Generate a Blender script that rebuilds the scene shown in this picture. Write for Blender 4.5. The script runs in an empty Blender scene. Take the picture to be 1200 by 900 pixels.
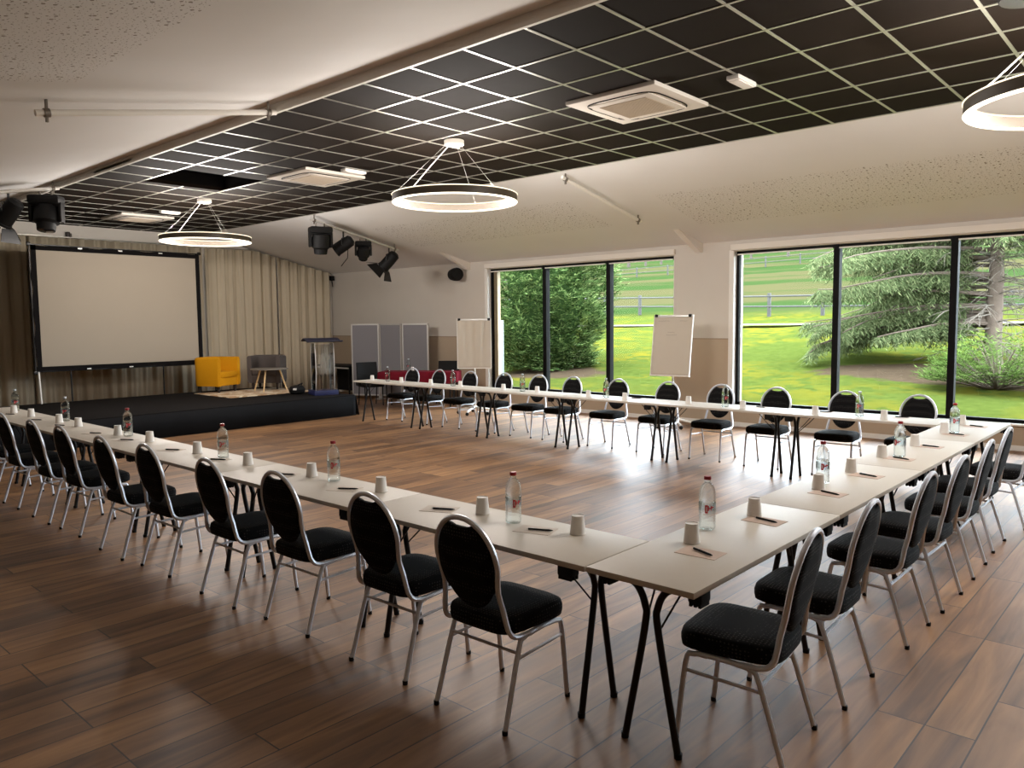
import bpy, bmesh, math, random
from mathutils import Vector, Matrix
random.seed(7)
PI = math.pi
SC = bpy.context.scene
COL = SC.collection

# ------------------------------------------------------------------ camera
F_PX, YAW, PITCH, ROLL, CAM_H = 910.2229, 0.7331, -0.0797, -0.0099, 1.762
def make_camera():
    cy, sy = math.cos(YAW), math.sin(YAW)
    f = Vector((-sy*math.cos(PITCH), cy*math.cos(PITCH), math.sin(PITCH)))
    r = Vector((cy, sy, 0)); u = r.cross(f)
    c, s = math.cos(ROLL), math.sin(ROLL)
    r2 = c*r + s*u; u2 = -s*r + c*u
    cam = bpy.data.cameras.new('camera'); o = bpy.data.objects.new('camera', cam); COL.objects.link(o)
    m = Matrix(((r2.x, u2.x, -f.x, 0), (r2.y, u2.y, -f.y, 0), (r2.z, u2.z, -f.z, CAM_H), (0, 0, 0, 1)))
    o.matrix_world = m
    cam.sensor_width = 36; cam.lens = F_PX/1200*36; cam.clip_end = 400; cam.clip_start = .05
    SC.camera = o
make_camera()

# ------------------------------------------------------------------ world, light, exposure
SKY_STRENGTH = 24.0
RING_GLOW, RING_WATTS = 2.7, 345.0
EXPOSURE = 0.12
w = bpy.data.worlds.new('overcast_sky'); SC.world = w; w.use_nodes = True
bg = w.node_tree.nodes['Background']
bg.inputs['Color'].default_value = (0.80, 0.895, 1.0, 1); bg.inputs['Strength'].default_value = SKY_STRENGTH
vs = SC.view_settings
SC.display_settings.display_device = 'sRGB'
vs.view_transform = 'Standard'; vs.look = 'None'; vs.exposure = EXPOSURE; vs.gamma = 1; vs.use_curve_mapping = False
cy_ = SC.cycles
cy_.use_denoising = True
cy_.max_bounces = 10; cy_.diffuse_bounces = 5; cy_.glossy_bounces = 4; cy_.transmission_bounces = 8; cy_.transparent_max_bounces = 16
cy_.sample_clamp_indirect = 8
cy_.caustics_reflective = False; cy_.caustics_refractive = False
def portal(name, loc, sx, sz, rot):
    l = bpy.data.lights.new(name, 'AREA'); l.shape = 'RECTANGLE'; l.size = sx; l.size_y = sz
    l.cycles.is_portal = True
    o = bpy.data.objects.new(name, l); COL.objects.link(o); o.location = loc; o.rotation_euler = rot
portal('sky_portal_window', (-9.24, 12.3, 1.6), 4.5, 2.5, (-PI/2, 0, 0))
portal('sky_portal_window', (-3.48, 12.3, 1.6), 4.8, 2.5, (-PI/2, 0, 0))
portal('sky_portal_window', (2.2, 12.3, 1.6), 4.0, 2.5, (-PI/2, 0, 0))  # portal of the added, unseen right window

# ------------------------------------------------------------------ materials
def lin(c):
    c = c/255
    return c/12.92 if c <= .04045 else ((c+.055)/1.055)**2.4
def rgb(r, g, b): return (lin(r), lin(g), lin(b), 1)
OUTDOOR = .78
def outdoor(r, g, b): return (lin(r)*OUTDOOR, lin(g)*OUTDOOR, lin(b)*OUTDOOR, 1)
class NT:
    def __init__(s, name):
        s.m = bpy.data.materials.new(name); s.m.use_nodes = True; s.t = s.m.node_tree
        s.b = s.t.nodes['Principled BSDF']; s.out = s.t.nodes['Material Output']
    def n(s, typ, **k):
        nd = s.t.nodes.new(typ)
        for a, v in k.items():
            if a.startswith('i_'):
                key = a[2:]; key = int(key) if key.isdigit() else key.replace('_', ' ')
                nd.inputs[key].default_value = v
            else: setattr(nd, a, v)
        return nd
    def l(s, a, b): s.t.links.new(a, b)
    def set(s, **k):
        for a, v in k.items(): s.b.inputs[a.replace('_', ' ')].default_value = v
    def math(s, op, a, b=None, c=None):
        nd = s.t.nodes.new('ShaderNodeMath'); nd.operation = op
        for i, v in enumerate((a, b, c)):
            if v is None: continue
            if hasattr(v, 'default_value') or hasattr(v, 'is_linked'): s.l(v, nd.inputs[i])
            else: nd.inputs[i].default_value = v
        return nd.outputs[0]
    def mix(s, fac, a, b):
        nd = s.t.nodes.new('ShaderNodeMix'); nd.data_type = 'RGBA'
        for key, v in ((0, fac), (6, a), (7, b)):
            if hasattr(v, 'is_linked'): s.l(v, nd.inputs[key])
            else: nd.inputs[key].default_value = v
        return nd.outputs[2]
    def coord(s, kind='Object'): return s.n('ShaderNodeTexCoord').outputs[kind]
    def noise(s, scale, detail=3, vec=None, rough=.5, kind='Object'):
        nd = s.n('ShaderNodeTexNoise'); nd.inputs['Scale'].default_value = scale; nd.inputs['Detail'].default_value = detail
        nd.inputs['Roughness'].default_value = rough
        s.l(vec if vec is not None else s.coord(kind), nd.inputs['Vector']); return nd.outputs['Fac']
    def bump(s, h, strength=.2, dist=.01):
        nd = s.n('ShaderNodeBump'); nd.inputs['Strength'].default_value = strength; nd.inputs['Distance'].default_value = dist
        s.l(h, nd.inputs['Height']); s.l(nd.outputs[0], s.b.inputs['Normal'])
MATS = {}
def simple(name, col, rough=.5, metal=0, var=.06, scale=18, bump=0, spec=.5, coat=0):
    """plain surface with a little procedural unevenness in colour and relief"""
    t = NT(name); f = t.noise(scale, 4)
    a = tuple(max(0, c*(1-var)) for c in col[:3])+(1,); b = tuple(min(1, c*(1+var)) for c in col[:3])+(1,)
    t.l(t.mix(f, a, b), t.b.inputs['Base Color'])
    t.set(Roughness=rough, Metallic=metal); t.b.inputs['Specular IOR Level'].default_value = spec
    if coat: t.b.inputs['Coat Weight'].default_value = coat
    if bump: t.bump(t.noise(scale*6, 3), bump, .004)
    MATS[name] = t.m; return t.m
def emit(name, col, strength):
    t = NT(name); e = t.n('ShaderNodeEmission'); e.inputs[0].default_value = col; e.inputs[1].default_value = strength
    t.l(e.outputs[0], t.out.inputs[0]); MATS[name] = t.m; return t.m

simple('paint_white', rgb(228, 222, 212), .75, var=.015, scale=3, bump=.03)
simple('trim_white', rgb(236, 233, 226), .5, var=.02, scale=6)
simple('black_tile', rgb(24, 15, 8), .85, var=.15, scale=9, bump=.1, spec=.12)
simple('void_black', rgb(14, 13, 12), .9, spec=.1)
simple('grid_bar', rgb(190, 188, 180), .36, metal=.75, var=.04)
simple('window_black', rgb(10, 10, 11), .6, var=.1, spec=.15)
simple('laminate', rgb(204, 195, 181), .48, var=.02, scale=30, spec=.3)
simple('black_steel', rgb(12, 12, 13), .35, metal=.2, var=.1)
simple('black_plastic', rgb(8, 8, 9), .65, var=.1, spec=.3)
simple('silver_tube', rgb(222, 227, 236), .36, metal=.4, var=.03)
simple('cup_white', rgb(232, 228, 222), .55, var=.02)
simple('paper_kraft', rgb(200, 176, 158), .8, var=.05, scale=40)
simple('paper_pale', rgb(206, 194, 180), .8, var=.04, scale=40)
simple('paper_white', rgb(214, 208, 196), .8, var=.04, scale=20)
simple('cap_red', rgb(150, 18, 28), .4, var=.05)
simple('cap_pale', rgb(190, 200, 206), .4)
simple('emblem_red', rgb(196, 30, 44), .45, var=.04)
simple('emblem_white', rgb(235, 228, 228), .5)
simple('stage_black', rgb(12, 12, 14), .9, var=.2, scale=30, bump=.15, spec=.2)
simple('stage_carpet', rgb(24, 21, 20), .95, var=.2, scale=60, bump=.3, spec=.1)
simple('screen_white', rgb(158, 147, 131), .8, var=.02, scale=2)
simple('screen_border', rgb(17, 15, 15), .9, spec=.15)
simple('mustard', rgb(205, 142, 14), .85, var=.07, scale=50, bump=.15, spec=.2)
simple('grey_fabric', rgb(84, 76, 72), .9, var=.08, scale=60, bump=.2, spec=.2)
simple('dark_wood', rgb(40, 27, 20), .5)
simple('pale_wood', rgb(214, 180, 130), .5, var=.08)
simple('table_grey', rgb(120, 112, 102), .5)
simple('clamp_steel', rgb(120, 114, 106), .4, metal=.6)
simple('navy_dark', rgb(18, 20, 44), .5)
simple('navy', rgb(28, 34, 78), .5, var=.06)
simple('partition_grey', rgb(136, 134, 138), .95, var=.05, scale=120, bump=.15, spec=.15)
simple('aluminium', rgb(214, 212, 208), .4, metal=.5, var=.03)
simple('claret', rgb(108, 14, 32), .85, var=.1, scale=12, spec=.2)
simple('chart_paper', rgb(202, 193, 178), .85, var=.03, scale=8)
simple('chart_ink', rgb(120, 105, 95), .8)
simple('chart_board', rgb(190, 176, 158), .6, var=.02)
simple('lens_glass', rgb(60, 62, 66), .08, var=.02, spec=1, coat=1)
simple('cream_frame', outdoor(180, 158, 126), .6, var=.05)
simple('outdoor_white', outdoor(120, 130, 132), .5)
simple('fence_wood', outdoor(46, 44, 40), .9, var=.15, scale=6)
simple('bark', outdoor(98, 86, 76), .95, var=.35, scale=9, bump=.8, spec=.1)
simple('far_bark', outdoor(66, 60, 54), .95, var=.2, scale=5, spec=.1)
simple('pale_bark', outdoor(112, 104, 94), .95, var=.3, scale=5, spec=.1)
simple('gravel', outdoor(72, 69, 60), .95, var=.1, scale=4, spec=.1)
simple('wall_taupe', rgb(120, 106, 92), .8)
simple('facade', rgb(190, 180, 165), .9)

def wall_paint():
    t = NT('wall_two_tone'); xyz = t.n('ShaderNodeSeparateXYZ'); t.l(t.coord(), xyz.inputs[0])
    f = t.math('LESS_THAN', xyz.outputs['Z'], 1.447)
    line = t.math('LESS_THAN', t.math('ABSOLUTE', t.math('SUBTRACT', xyz.outputs['Z'], 1.447)), .008)
    n = t.noise(2.2, 4)
    up = t.mix(n, rgb(204, 197, 187), rgb(211, 205, 195)); dn = t.mix(n, rgb(176, 158, 136), rgb(184, 166, 144))
    c = t.mix(f, up, dn); c = t.mix(line, c, rgb(150, 132, 112))
    t.l(c, t.b.inputs['Base Color']); t.set(Roughness=.75); t.bump(t.noise(60, 3), .05, .002)
    MATS['wall_two_tone'] = t.m
wall_paint()

def perforated(name, boxes):
    """plasterboard with fields of scattered round holes; boxes = (x0,x1,y0,y1) in room metres"""
    t = NT(name); co = t.coord(); xyz = t.n('ShaderNodeSeparateXYZ'); t.l(co, xyz.inputs[0]); X, Y = xyz.outputs[0], xyz.outputs[1]
    flat = t.n('ShaderNodeCombineXYZ'); t.l(X, flat.inputs[0]); t.l(Y, flat.inputs[1])
    def dots(scale, r0, r1):
        v = t.n('ShaderNodeTexVoronoi'); v.voronoi_dimensions = '2D'; v.inputs['Scale'].default_value = scale; v.inputs['Randomness'].default_value = .75
        t.l(flat.outputs[0], v.inputs['Vector'])
        sp = t.n('ShaderNodeSeparateColor'); t.l(v.outputs['Color'], sp.inputs[0])
        rad = t.math('MULTIPLY_ADD', t.math('POWER', sp.outputs[0], 3.0), r1-r0, r0)
        return t.math('LESS_THAN', v.outputs['Distance'], rad)
    d = t.math('MAXIMUM', dots(16, .06, .2), dots(27, .08, .14))
    m = None
    for x0, x1, y0, y1 in boxes:
        k = t.math('MULTIPLY', t.math('GREATER_THAN', X, x0), t.math('LESS_THAN', X, x1))
        k = t.math('MULTIPLY', k, t.math('MULTIPLY', t.math('GREATER_THAN', Y, y0), t.math('LESS_THAN', Y, y1)))
        m = k if m is None else t.math('MAXIMUM', m, k)
    d = t.math('MULTIPLY', d, m)
    base = t.mix(t.noise(1.5, 3), rgb(226, 225, 223), rgb(232, 231, 230))
    t.l(t.mix(d, base, rgb(128, 119, 108)), t.b.inputs['Base Color']); t.set(Roughness=.8)
    t.bump(t.math('MULTIPLY', d, -1.0), .6, .006); MATS[name] = t.m
perforated('plaster_near', [(-6.05, -1.2, -1.5, 2.15), (-13.0, -7.8, -1.5, 2.15)])
perforated('plaster_far', [(-6.0, -.6, 9.72, 11.1), (-12.2, -7.4, 9.5, 10.75)])

def floor_mat():
    t = NT('oak_floor'); co = t.coord()
    mp = t.n('ShaderNodeMapping'); mp.inputs['Rotation'].default_value = (0, 0, PI/2); mp.inputs['Location'].default_value = (0, .07, 0); t.l(co, mp.inputs[0])
    br = t.n('ShaderNodeTexBrick'); br.offset = .37; br.offset_frequency = 3; br.squash = 1
    br.inputs['Scale'].default_value = 1; br.inputs['Brick Width'].default_value = 1.2; br.inputs['Row Height'].default_value = .195
    br.inputs['Mortar Size'].default_value = .0036; br.inputs['Mortar Smooth'].default_value = .1; br.inputs['Bias'].default_value = 0
    br.inputs['Color1'].default_value = (0, 0, 0, 1); br.inputs['Color2'].default_value = (1, 1, 1, 1); br.inputs['Mortar'].default_value = (.5, .5, .5, 1)
    t.l(mp.outputs[0], br.inputs['Vector'])
    tone = t.n('ShaderNodeSeparateColor'); t.l(br.outputs['Color'], tone.inputs[0]); tone = tone.outputs[0]
    # grain: stretched along the plank (room Y), shifted per plank
    st = t.n('ShaderNodeMapping'); st.inputs['Scale'].default_value = (7, .8, 1); t.l(co, st.inputs[0])
    off = t.n('ShaderNodeCombineXYZ'); t.l(t.math('MULTIPLY', tone, 37.0), off.inputs[0]); t.l(t.math('MULTIPLY', tone, 91.0), off.inputs[1])
    va = t.n('ShaderNodeVectorMath'); va.operation = 'ADD'; t.l(st.outputs[0], va.inputs[0]); t.l(off.outputs[0], va.inputs[1])
    n1 = t.n('ShaderNodeTexNoise'); n1.inputs['Scale'].default_value = 1.2; n1.inputs['Detail'].default_value = 6; n1.inputs['Distortion'].default_value = 1.2; t.l(va.outputs[0], n1.inputs['Vector'])
    st2 = t.n('ShaderNodeMapping'); st2.inputs['Scale'].default_value = (60, 2.5, 1); t.l(va.outputs[0], st2.inputs[0]); st2.inputs['Scale'].default_value = (2.6, 1.2, 1)
    n2 = t.n('ShaderNodeTexNoise'); n2.inputs['Scale'].default_value = 2.0; n2.inputs['Detail'].default_value = 5; t.l(st2.outputs[0], n2.inputs['Vector'])
    cr = t.n('ShaderNodeValToRGB'); e = cr.color_ramp.elements
    e[0].position = .28; e[0].color = rgb(72, 47, 28); e[1].position = .74; e[1].color = rgb(172, 127, 82)
    x = cr.color_ramp.elements.new(.5); x.color = rgb(130, 92, 58)
    mixf = t.math('ADD', t.math('MULTIPLY', n1.outputs['Fac'], .76), t.math('MULTIPLY', tone, .24)); t.l(mixf, cr.inputs[0])
    c = t.mix(t.math('MULTIPLY', n2.outputs['Fac'], .35), cr.outputs[0], rgb(108, 76, 50))
    # a few dark knots
    kv = t.n('ShaderNodeMapping'); kv.inputs['Scale'].default_value = (2.2, .7, 1); t.l(va.outputs[0], kv.inputs[0]); kv.inputs['Scale'].default_value = (.35, 1.3, 1)
    vo = t.n('ShaderNodeTexVoronoi'); vo.inputs['Scale'].default_value = 1; t.l(kv.outputs[0], vo.inputs['Vector'])
    kn = t.n('ShaderNodeMapRange'); kn.inputs[1].default_value = .05; kn.inputs[2].default_value = .22; kn.inputs[3].default_value = .55; kn.inputs[4].default_value = 0; t.l(vo.outputs['Distance'], kn.inputs[0])
    c = t.mix(kn.outputs[0], c, rgb(86, 60, 42))
    c = t.mix(br.outputs['Fac'], c, rgb(56, 42, 32))
    t.l(c, t.b.inputs['Base Color'])
    r = t.math('MULTIPLY_ADD', n2.outputs['Fac'], .12, .42); t.l(r, t.b.inputs['Roughness'])
    t.b.inputs['Specular IOR Level'].default_value = .6
    h = t.math('SUBTRACT', t.math('MULTIPLY', n1.outputs['Fac'], .25), br.outputs['Fac']); t.bump(h, .25, .003)
    MATS['oak_floor'] = t.m
floor_mat()

def fabric_dots():
    t = NT('black_dotted_fabric'); co = t.coord()
    v = t.n('ShaderNodeTexVoronoi'); v.inputs['Scale'].default_value = 62; v.inputs['Randomness'].default_value = .2; t.l(co, v.inputs['Vector'])
    f = t.math('LESS_THAN', v.outputs['Distance'], .26)
    t.l(t.mix(f, rgb(11, 11, 12), rgb(62, 60, 58)), t.b.inputs['Base Color']); t.set(Roughness=.92); t.b.inputs['Specular IOR Level'].default_value = .2
    t.bump(t.noise(220, 2), .25, .002); MATS['black_dotted_fabric'] = t.m
fabric_dots()

def curtain_mat():
    t = NT('curtain_cloth'); n = t.noise(3, 4)
    t.l(t.mix(n, rgb(200, 187, 163), rgb(208, 196, 172)), t.b.inputs['Base Color']); t.set(Roughness=.9); t.b.inputs['Specular IOR Level'].default_value = .15
    t.bump(t.noise(300, 2), .1, .001); MATS['curtain_cloth'] = t.m
curtain_mat()

def rug_mat():
    t = NT('patterned_rug'); ck = t.n('ShaderNodeTexVoronoi'); ck.inputs['Scale'].default_value = 7; t.l(t.coord(), ck.inputs['Vector'])
    sp = t.n('ShaderNodeSeparateColor'); t.l(ck.outputs['Color'], sp.inputs[0])
    cr = t.n('ShaderNodeValToRGB'); e = cr.color_ramp.elements; e[0].color = rgb(176, 140, 104); e[1].color = rgb(226, 208, 180); cr.color_ramp.interpolation = 'CONSTANT'
    x = e.new(.3); x.color = rgb(214, 196, 166); x = e.new(.6); x.color = rgb(190, 160, 128); x = e.new(.75); x.color = rgb(222, 204, 176)
    t.l(sp.outputs[0], cr.inputs[0]); t.l(cr.outputs[0], t.b.inputs['Base Color']); t.set(Roughness=.95); MATS['patterned_rug'] = t.m
rug_mat()

def clear_mix(name, tint, gloss_rough=.02, ior=1.45, base=.0):
    t = NT(name); tr = t.n('ShaderNodeBsdfTransparent'); tr.inputs[0].default_value = tint
    gl = t.n('ShaderNodeBsdfGlossy'); gl.inputs['Roughness'].default_value = gloss_rough
    fr = t.n('ShaderNodeFresnel'); fr.inputs[0].default_value = ior
    mx = t.n('ShaderNodeMixShader'); f = t.math('ADD', fr.outputs[0], base) if base else fr.outputs[0]
    t.l(f, mx.inputs[0]); t.l(tr.outputs[0], mx.inputs[1]); t.l(gl.outputs[0], mx.inputs[2]); t.l(mx.outputs[0], t.out.inputs[0])
    MATS[name] = t.m
clear_mix('window_glass', (.95, .965, .96, 1), 0, 1.13)
clear_mix('acrylic', (.9, .9, .9, 1), .03, 1.5, .08)
clear_mix('label_film', (.86, .92, .96, 1), .2, 1.4, .1)
def bottle_glass():
    t = NT('bottle_plastic')
    g = t.n('ShaderNodeBsdfGlass'); g.inputs['IOR'].default_value = 1.28; g.inputs['Roughness'].default_value = .02; g.inputs['Color'].default_value = (.93, .97, .97, 1)
    tr = t.n('ShaderNodeBsdfTransparent'); tr.inputs[0].default_value = (.95, .98, .98, 1)
    mx = t.n('ShaderNodeMixShader'); mx.inputs[0].default_value = .5
    t.l(g.outputs[0], mx.inputs[1]); t.l(tr.outputs[0], mx.inputs[2]); t.l(mx.outputs[0], t.out.inputs[0]); MATS['bottle_plastic'] = t.m
bottle_glass()
def sheer():
    t = NT('white_sheer'); d = t.n('ShaderNodeBsdfDiffuse'); d.inputs[0].default_value = rgb(220, 212, 198)
    tr = t.n('ShaderNodeBsdfTransparent'); mx = t.n('ShaderNodeMixShader'); mx.inputs[0].default_value = .35
    t.l(d.outputs[0], mx.inputs[1]); t.l(tr.outputs[0], mx.inputs[2]); t.l(mx.outputs[0], t.out.inputs[0]); MATS['white_sheer'] = t.m
sheer()
emit('ring_glow', (1.0, .90, .72, 1), RING_GLOW); emit('ring_glow_top', (1.0, .86, .62, 1), RING_GLOW*.7)
simple('ring_body', rgb(84, 74, 60), .5)

def lawn_mat():
    rgb = outdoor
    t = NT('lawn_grass'); co = t.coord(); xyz = t.n('ShaderNodeSeparateXYZ'); t.l(co, xyz.inputs[0]); X, Y = xyz.outputs[0], xyz.outputs[1]
    n1 = t.noise(.45, 4); n2 = t.noise(5, 6, rough=.7); n3 = t.noise(2.2, 4)
    g = t.mix(n2, rgb(22, 31, 10), rgb(74, 84, 36))
    cr = t.n('ShaderNodeMapRange'); cr.inputs[1].default_value = .42; cr.inputs[2].default_value = .7; t.l(n1, cr.inputs[0])
    yl = t.math('MULTIPLY', cr.outputs[0], t.math('MULTIPLY', t.math('GREATER_THAN', n3, .46), .75))
    g = t.mix(yl, g, rgb(86, 78, 22))
    # fields above the fence are paler and drier in bands
    up = t.n('ShaderNodeMapRange'); up.inputs[1].default_value = 37; up.inputs[2].default_value = 40; t.l(Y, up.inputs[0])
    st = t.n('ShaderNodeMapping'); st.inputs['Scale'].default_value = (.03, .16, 1); t.l(co, st.inputs[0]); st.inputs['Rotation'].default_value = (0, 0, .1)
    nb = t.noise(1.0, 4, st.outputs[0])
    dry = t.n('ShaderNodeMapRange'); dry.inputs[1].default_value = .45; dry.inputs[2].default_value = .58; t.l(nb, dry.inputs[0])
    fld = t.mix(dry.outputs[0], t.mix(n2, rgb(30, 44, 20), rgb(42, 56, 28)), rgb(56, 54, 34))
    g = t.mix(up.outputs[0], g, fld)
    # bare earth under the big spruce and beside the bushy conifer
    for cx, cy0, rx, ry in ((-4.4, 19.6, 3.0, 1.5), (-1.0, 20.5, 4.5, 3.2), (-13.9, 17.2, 1.6, 1.3)):
        dx = t.math('DIVIDE', t.math('SUBTRACT', X, cx), rx); dy = t.math('DIVIDE', t.math('SUBTRACT', Y, cy0), ry)
        d = t.math('ADD', t.math('MULTIPLY', dx, dx), t.math('MULTIPLY', dy, dy))
        d = t.math('ADD', d, t.math('MULTIPLY_ADD', n3, 1.2, -.6))
        mr = t.n('ShaderNodeMapRange'); mr.inputs[1].default_value = .75; mr.inputs[2].default_value = 1.1; mr.inputs[3].default_value = 1; mr.inputs[4].default_value = 0; t.l(d, mr.inputs[0])
        g = t.mix(mr.outputs[0], g, t.mix(n2, rgb(46, 38, 30), rgb(74, 62, 48)))
    t.l(g, t.b.inputs['Base Color']); t.set(Roughness=1.0); t.b.inputs['Specular IOR Level'].default_value = 0
    t.bump(n2, .25, .04); MATS['lawn_grass'] = t.m
lawn_mat()

def leaf_mat(name, c0, c1, c2):
    c0, c1, c2 = [tuple(v*OUTDOOR for v in c[:3])+(1,) for c in (c0, c1, c2)]
    t = NT(name); g = t.n('ShaderNodeNewGeometry')
    cr = t.n('ShaderNodeValToRGB'); e = cr.color_ramp.elements; e[0].color = c0; e[1].color = c2; x = e.new(.5); x.color = c1
    t.l(g.outputs['Random Per Island'], cr.inputs[0])
    df = t.n('ShaderNodeBsdfDiffuse'); tl = t.n('ShaderNodeBsdfTranslucent'); mx = t.n('ShaderNodeMixShader'); mx.inputs[0].default_value = .3
    t.l(cr.outputs[0], df.inputs[0]); t.l(cr.outputs[0], tl.inputs[0]); t.l(df.outputs[0], mx.inputs[1]); t.l(tl.outputs[0], mx.inputs[2]); t.l(mx.outputs[0], t.out.inputs[0])
    MATS[name] = t.m
leaf_mat('dense_conifer_leaf', rgb(32, 52, 26), rgb(84, 110, 60), rgb(150, 168, 106))
leaf_mat('spruce_leaf', rgb(66, 78, 50), rgb(92, 104, 68), rgb(120, 126, 88))
leaf_mat('young_leaf', rgb(58, 78, 36), rgb(80, 102, 48), rgb(108, 128, 68))
leaf_mat('far_leaf', rgb(120, 116, 96), rgb(138, 134, 112), rgb(150, 148, 126))

# ------------------------------------------------------------------ mesh helpers
class MB:
    """collects shapes into one mesh"""
    def __init__(s): s.v = []; s.f = []; s.T = Matrix.Identity(4)
    def add(s, vs, fs):
        o = len(s.v); s.v += [tuple(s.T @ Vector(v)) for v in vs]; s.f += [tuple(i+o for i in f) for f in fs]; return s
    def box(s, c, d, rz=0, bev=0, rot=None, top=1.0):
        """box centred at c with size d; bev = chamfer; top = scale of the upper face"""
        bm = bmesh.new(); bmesh.ops.create_cube(bm, size=1)
        for v in bm.verts:
            k = top if v.co.z > 0 else 1
            v.co = Vector((v.co.x*d[0]*k, v.co.y*d[1]*k, v.co.z*d[2]))
        if bev: bmesh.ops.bevel(bm, geom=list(bm.edges), offset=bev, segments=2, profile=.6, affect='EDGES', clamp_overlap=True)
        R = rot if rot is not None else Matrix.Rotation(rz, 3, 'Z')
        bm.verts.index_update()
        s.add([R @ v.co + Vector(c) for v in bm.verts], [[v.index for v in f.verts] for f in bm.faces]); bm.free(); return s
    def box2(s, a, b, bev=0):
        return s.box([(p+q)/2 for p, q in zip(a, b)], [abs(q-p) for p, q in zip(a, b)], bev=bev)
    def tube(s, pts, r, n=8, closed=False, caps=True, flat=1.0):
        P = [Vector(p) for p in pts]; m = len(P); rs = r if isinstance(r, (list, tuple)) else [r]*m
        tang = []
        for i in range(m):
            a = P[(i-1) % m] if (closed or i > 0) else P[i]; b = P[(i+1) % m] if (closed or i < m-1) else P[i]
            d = (b-a); tang.append(d.normalized() if d.length > 1e-9 else Vector((0, 0, 1)))
        up = Vector((0, 0, 1)) if abs(tang[0].z) < .9 else Vector((0, 1, 0))
        nrm = (up - tang[0]*up.dot(tang[0])).normalized(); vs = []; fs = []
        for i in range(m):
            nrm = (nrm - tang[i]*nrm.dot(tang[i]))
            nrm = nrm.normalized() if nrm.length > 1e-6 else tang[i].orthogonal().normalized()
            bi = tang[i].cross(nrm)
            for k in range(n):
                a = 2*PI*k/n; vs.append(P[i] + (nrm*math.cos(a) + bi*math.sin(a)*flat)*rs[i])
        for i in range(m if closed else m-1):
            j = (i+1) % m
            for k in range(n):
                l = (k+1) % n; fs.append((i*n+k, i*n+l, j*n+l, j*n+k))
        if caps and not closed: fs += [tuple(range(n-1, -1, -1)), tuple((m-1)*n+k for k in range(n))]
        return s.add(vs, fs)
    def lathe(s, prof, n=20, c=(0, 0, 0), caps=True, R=None):
        """profile of (radius, z)"""
        vs = []; fs = []; m = len(prof)
        for r, z in prof:
            for k in range(n):
                a = 2*PI*k/n; p = Vector((r*math.cos(a), r*math.sin(a), z)); vs.append((R @ p if R is not None else p) + Vector(c))
        for i in range(m-1):
            for k in range(n):
                l = (k+1) % n; fs.append((i*n+k, i*n+l, (i+1)*n+l, (i+1)*n+k))
        if caps: fs += [tuple(range(n-1, -1, -1)), tuple((m-1)*n+k for k in range(n))]
        return s.add(vs, fs)
    def rings(s, rings, cap0=True, cap1=True):
        n = len(rings[0]); vs = [p for r in rings for p in r]; fs = []
        for i in range(len(rings)-1):
            for k in range(n):
                l = (k+1) % n; fs.append((i*n+k, i*n+l, (i+1)*n+l, (i+1)*n+k))
        if cap0: fs.append(tuple(range(n-1, -1, -1)))
        if cap1: fs.append(tuple((len(rings)-1)*n+k for k in range(n)))
        return s.add(vs, fs)
    def prism(s, poly, axis, a, b):
        """polygon in the two other axes, extruded along axis from a to b"""
        def P(q, t):
            return {0: (t, q[0], q[1]), 1: (q[0], t, q[1]), 2: (q[0], q[1], t)}[axis]
        n = len(poly); vs = [P(q, a) for q in poly]+[P(q, b) for q in poly]
        fs = [tuple(range(n-1, -1, -1)), tuple(range(n, 2*n))]+[(k, (k+1) % n, n+(k+1) % n, n+k) for k in range(n)]
        return s.add(vs, fs)
    def build(s, name, mat, parent=None, smooth=True, ang=38, loc=None, rz=0, recalc=True):
        me = bpy.data.meshes.new(name); me.from_pydata(s.v, [], s.f); me.update()
        if recalc:
            bm = bmesh.new(); bm.from_mesh(me); bmesh.ops.recalc_face_normals(bm, faces=bm.faces); bm.to_mesh(me); bm.free()
        if smooth:
            me.shade_smooth()
            try: me.set_sharp_from_angle(angle=math.radians(ang))
            except Exception: pass
        me.materials.append(MATS[mat])
        o = bpy.data.objects.new(name, me); COL.objects.link(o)
        if parent is not None: o.parent = parent
        if loc is not None: o.location = loc
        o.rotation_euler.z = rz
        return o
def catmull(pts, n=6):
    P = [Vector(p) for p in pts]; out = []
    for i in range(len(P)-1):
        p0 = P[i-1] if i else P[0]*2-P[1]; p1, p2 = P[i], P[i+1]; p3 = P[i+2] if i+2 < len(P) else P[-1]*2-P[-2]
        for k in range(n):
            t = k/n
            out.append(.5*((2*p1)+(p2-p0)*t+(2*p0-5*p1+4*p2-p3)*t*t+(3*p1-p0-3*p2+p3)*t**3))
    out.append(P[-1]); return out
def tag(o, label=None, cat=None, group=None, kind=None):
    if label: o['label'] = label
    if cat: o['category'] = cat
    if group: o['group'] = group
    if kind: o['kind'] = kind
    return o
def thing(name, label, cat, loc=(0, 0, 0), rz=0, group=None):
    o = bpy.data.objects.new(name, None); COL.objects.link(o); o.location = loc; o.rotation_euler.z = rz; o.empty_display_size = .1
    return tag(o, label, cat, group)
def structure(o, label=None, cat=None): return tag(o, label, cat, None, 'structure')
def copy_tree(o, parent=None):
    c = o.copy(); COL.objects.link(c)
    if parent is not None: c.parent = parent; c.matrix_parent_inverse = o.matrix_parent_inverse
    for ch in list(o.children): copy_tree(ch, c)
    return c
ORD = ['nearest', 'second', 'third', 'fourth', 'fifth', 'sixth', 'seventh', 'eighth', 'ninth', 'tenth', 'eleventh', 'twelfth', 'thirteenth', 'fourteenth']
def rnd(a, b): return random.uniform(a, b)

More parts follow.
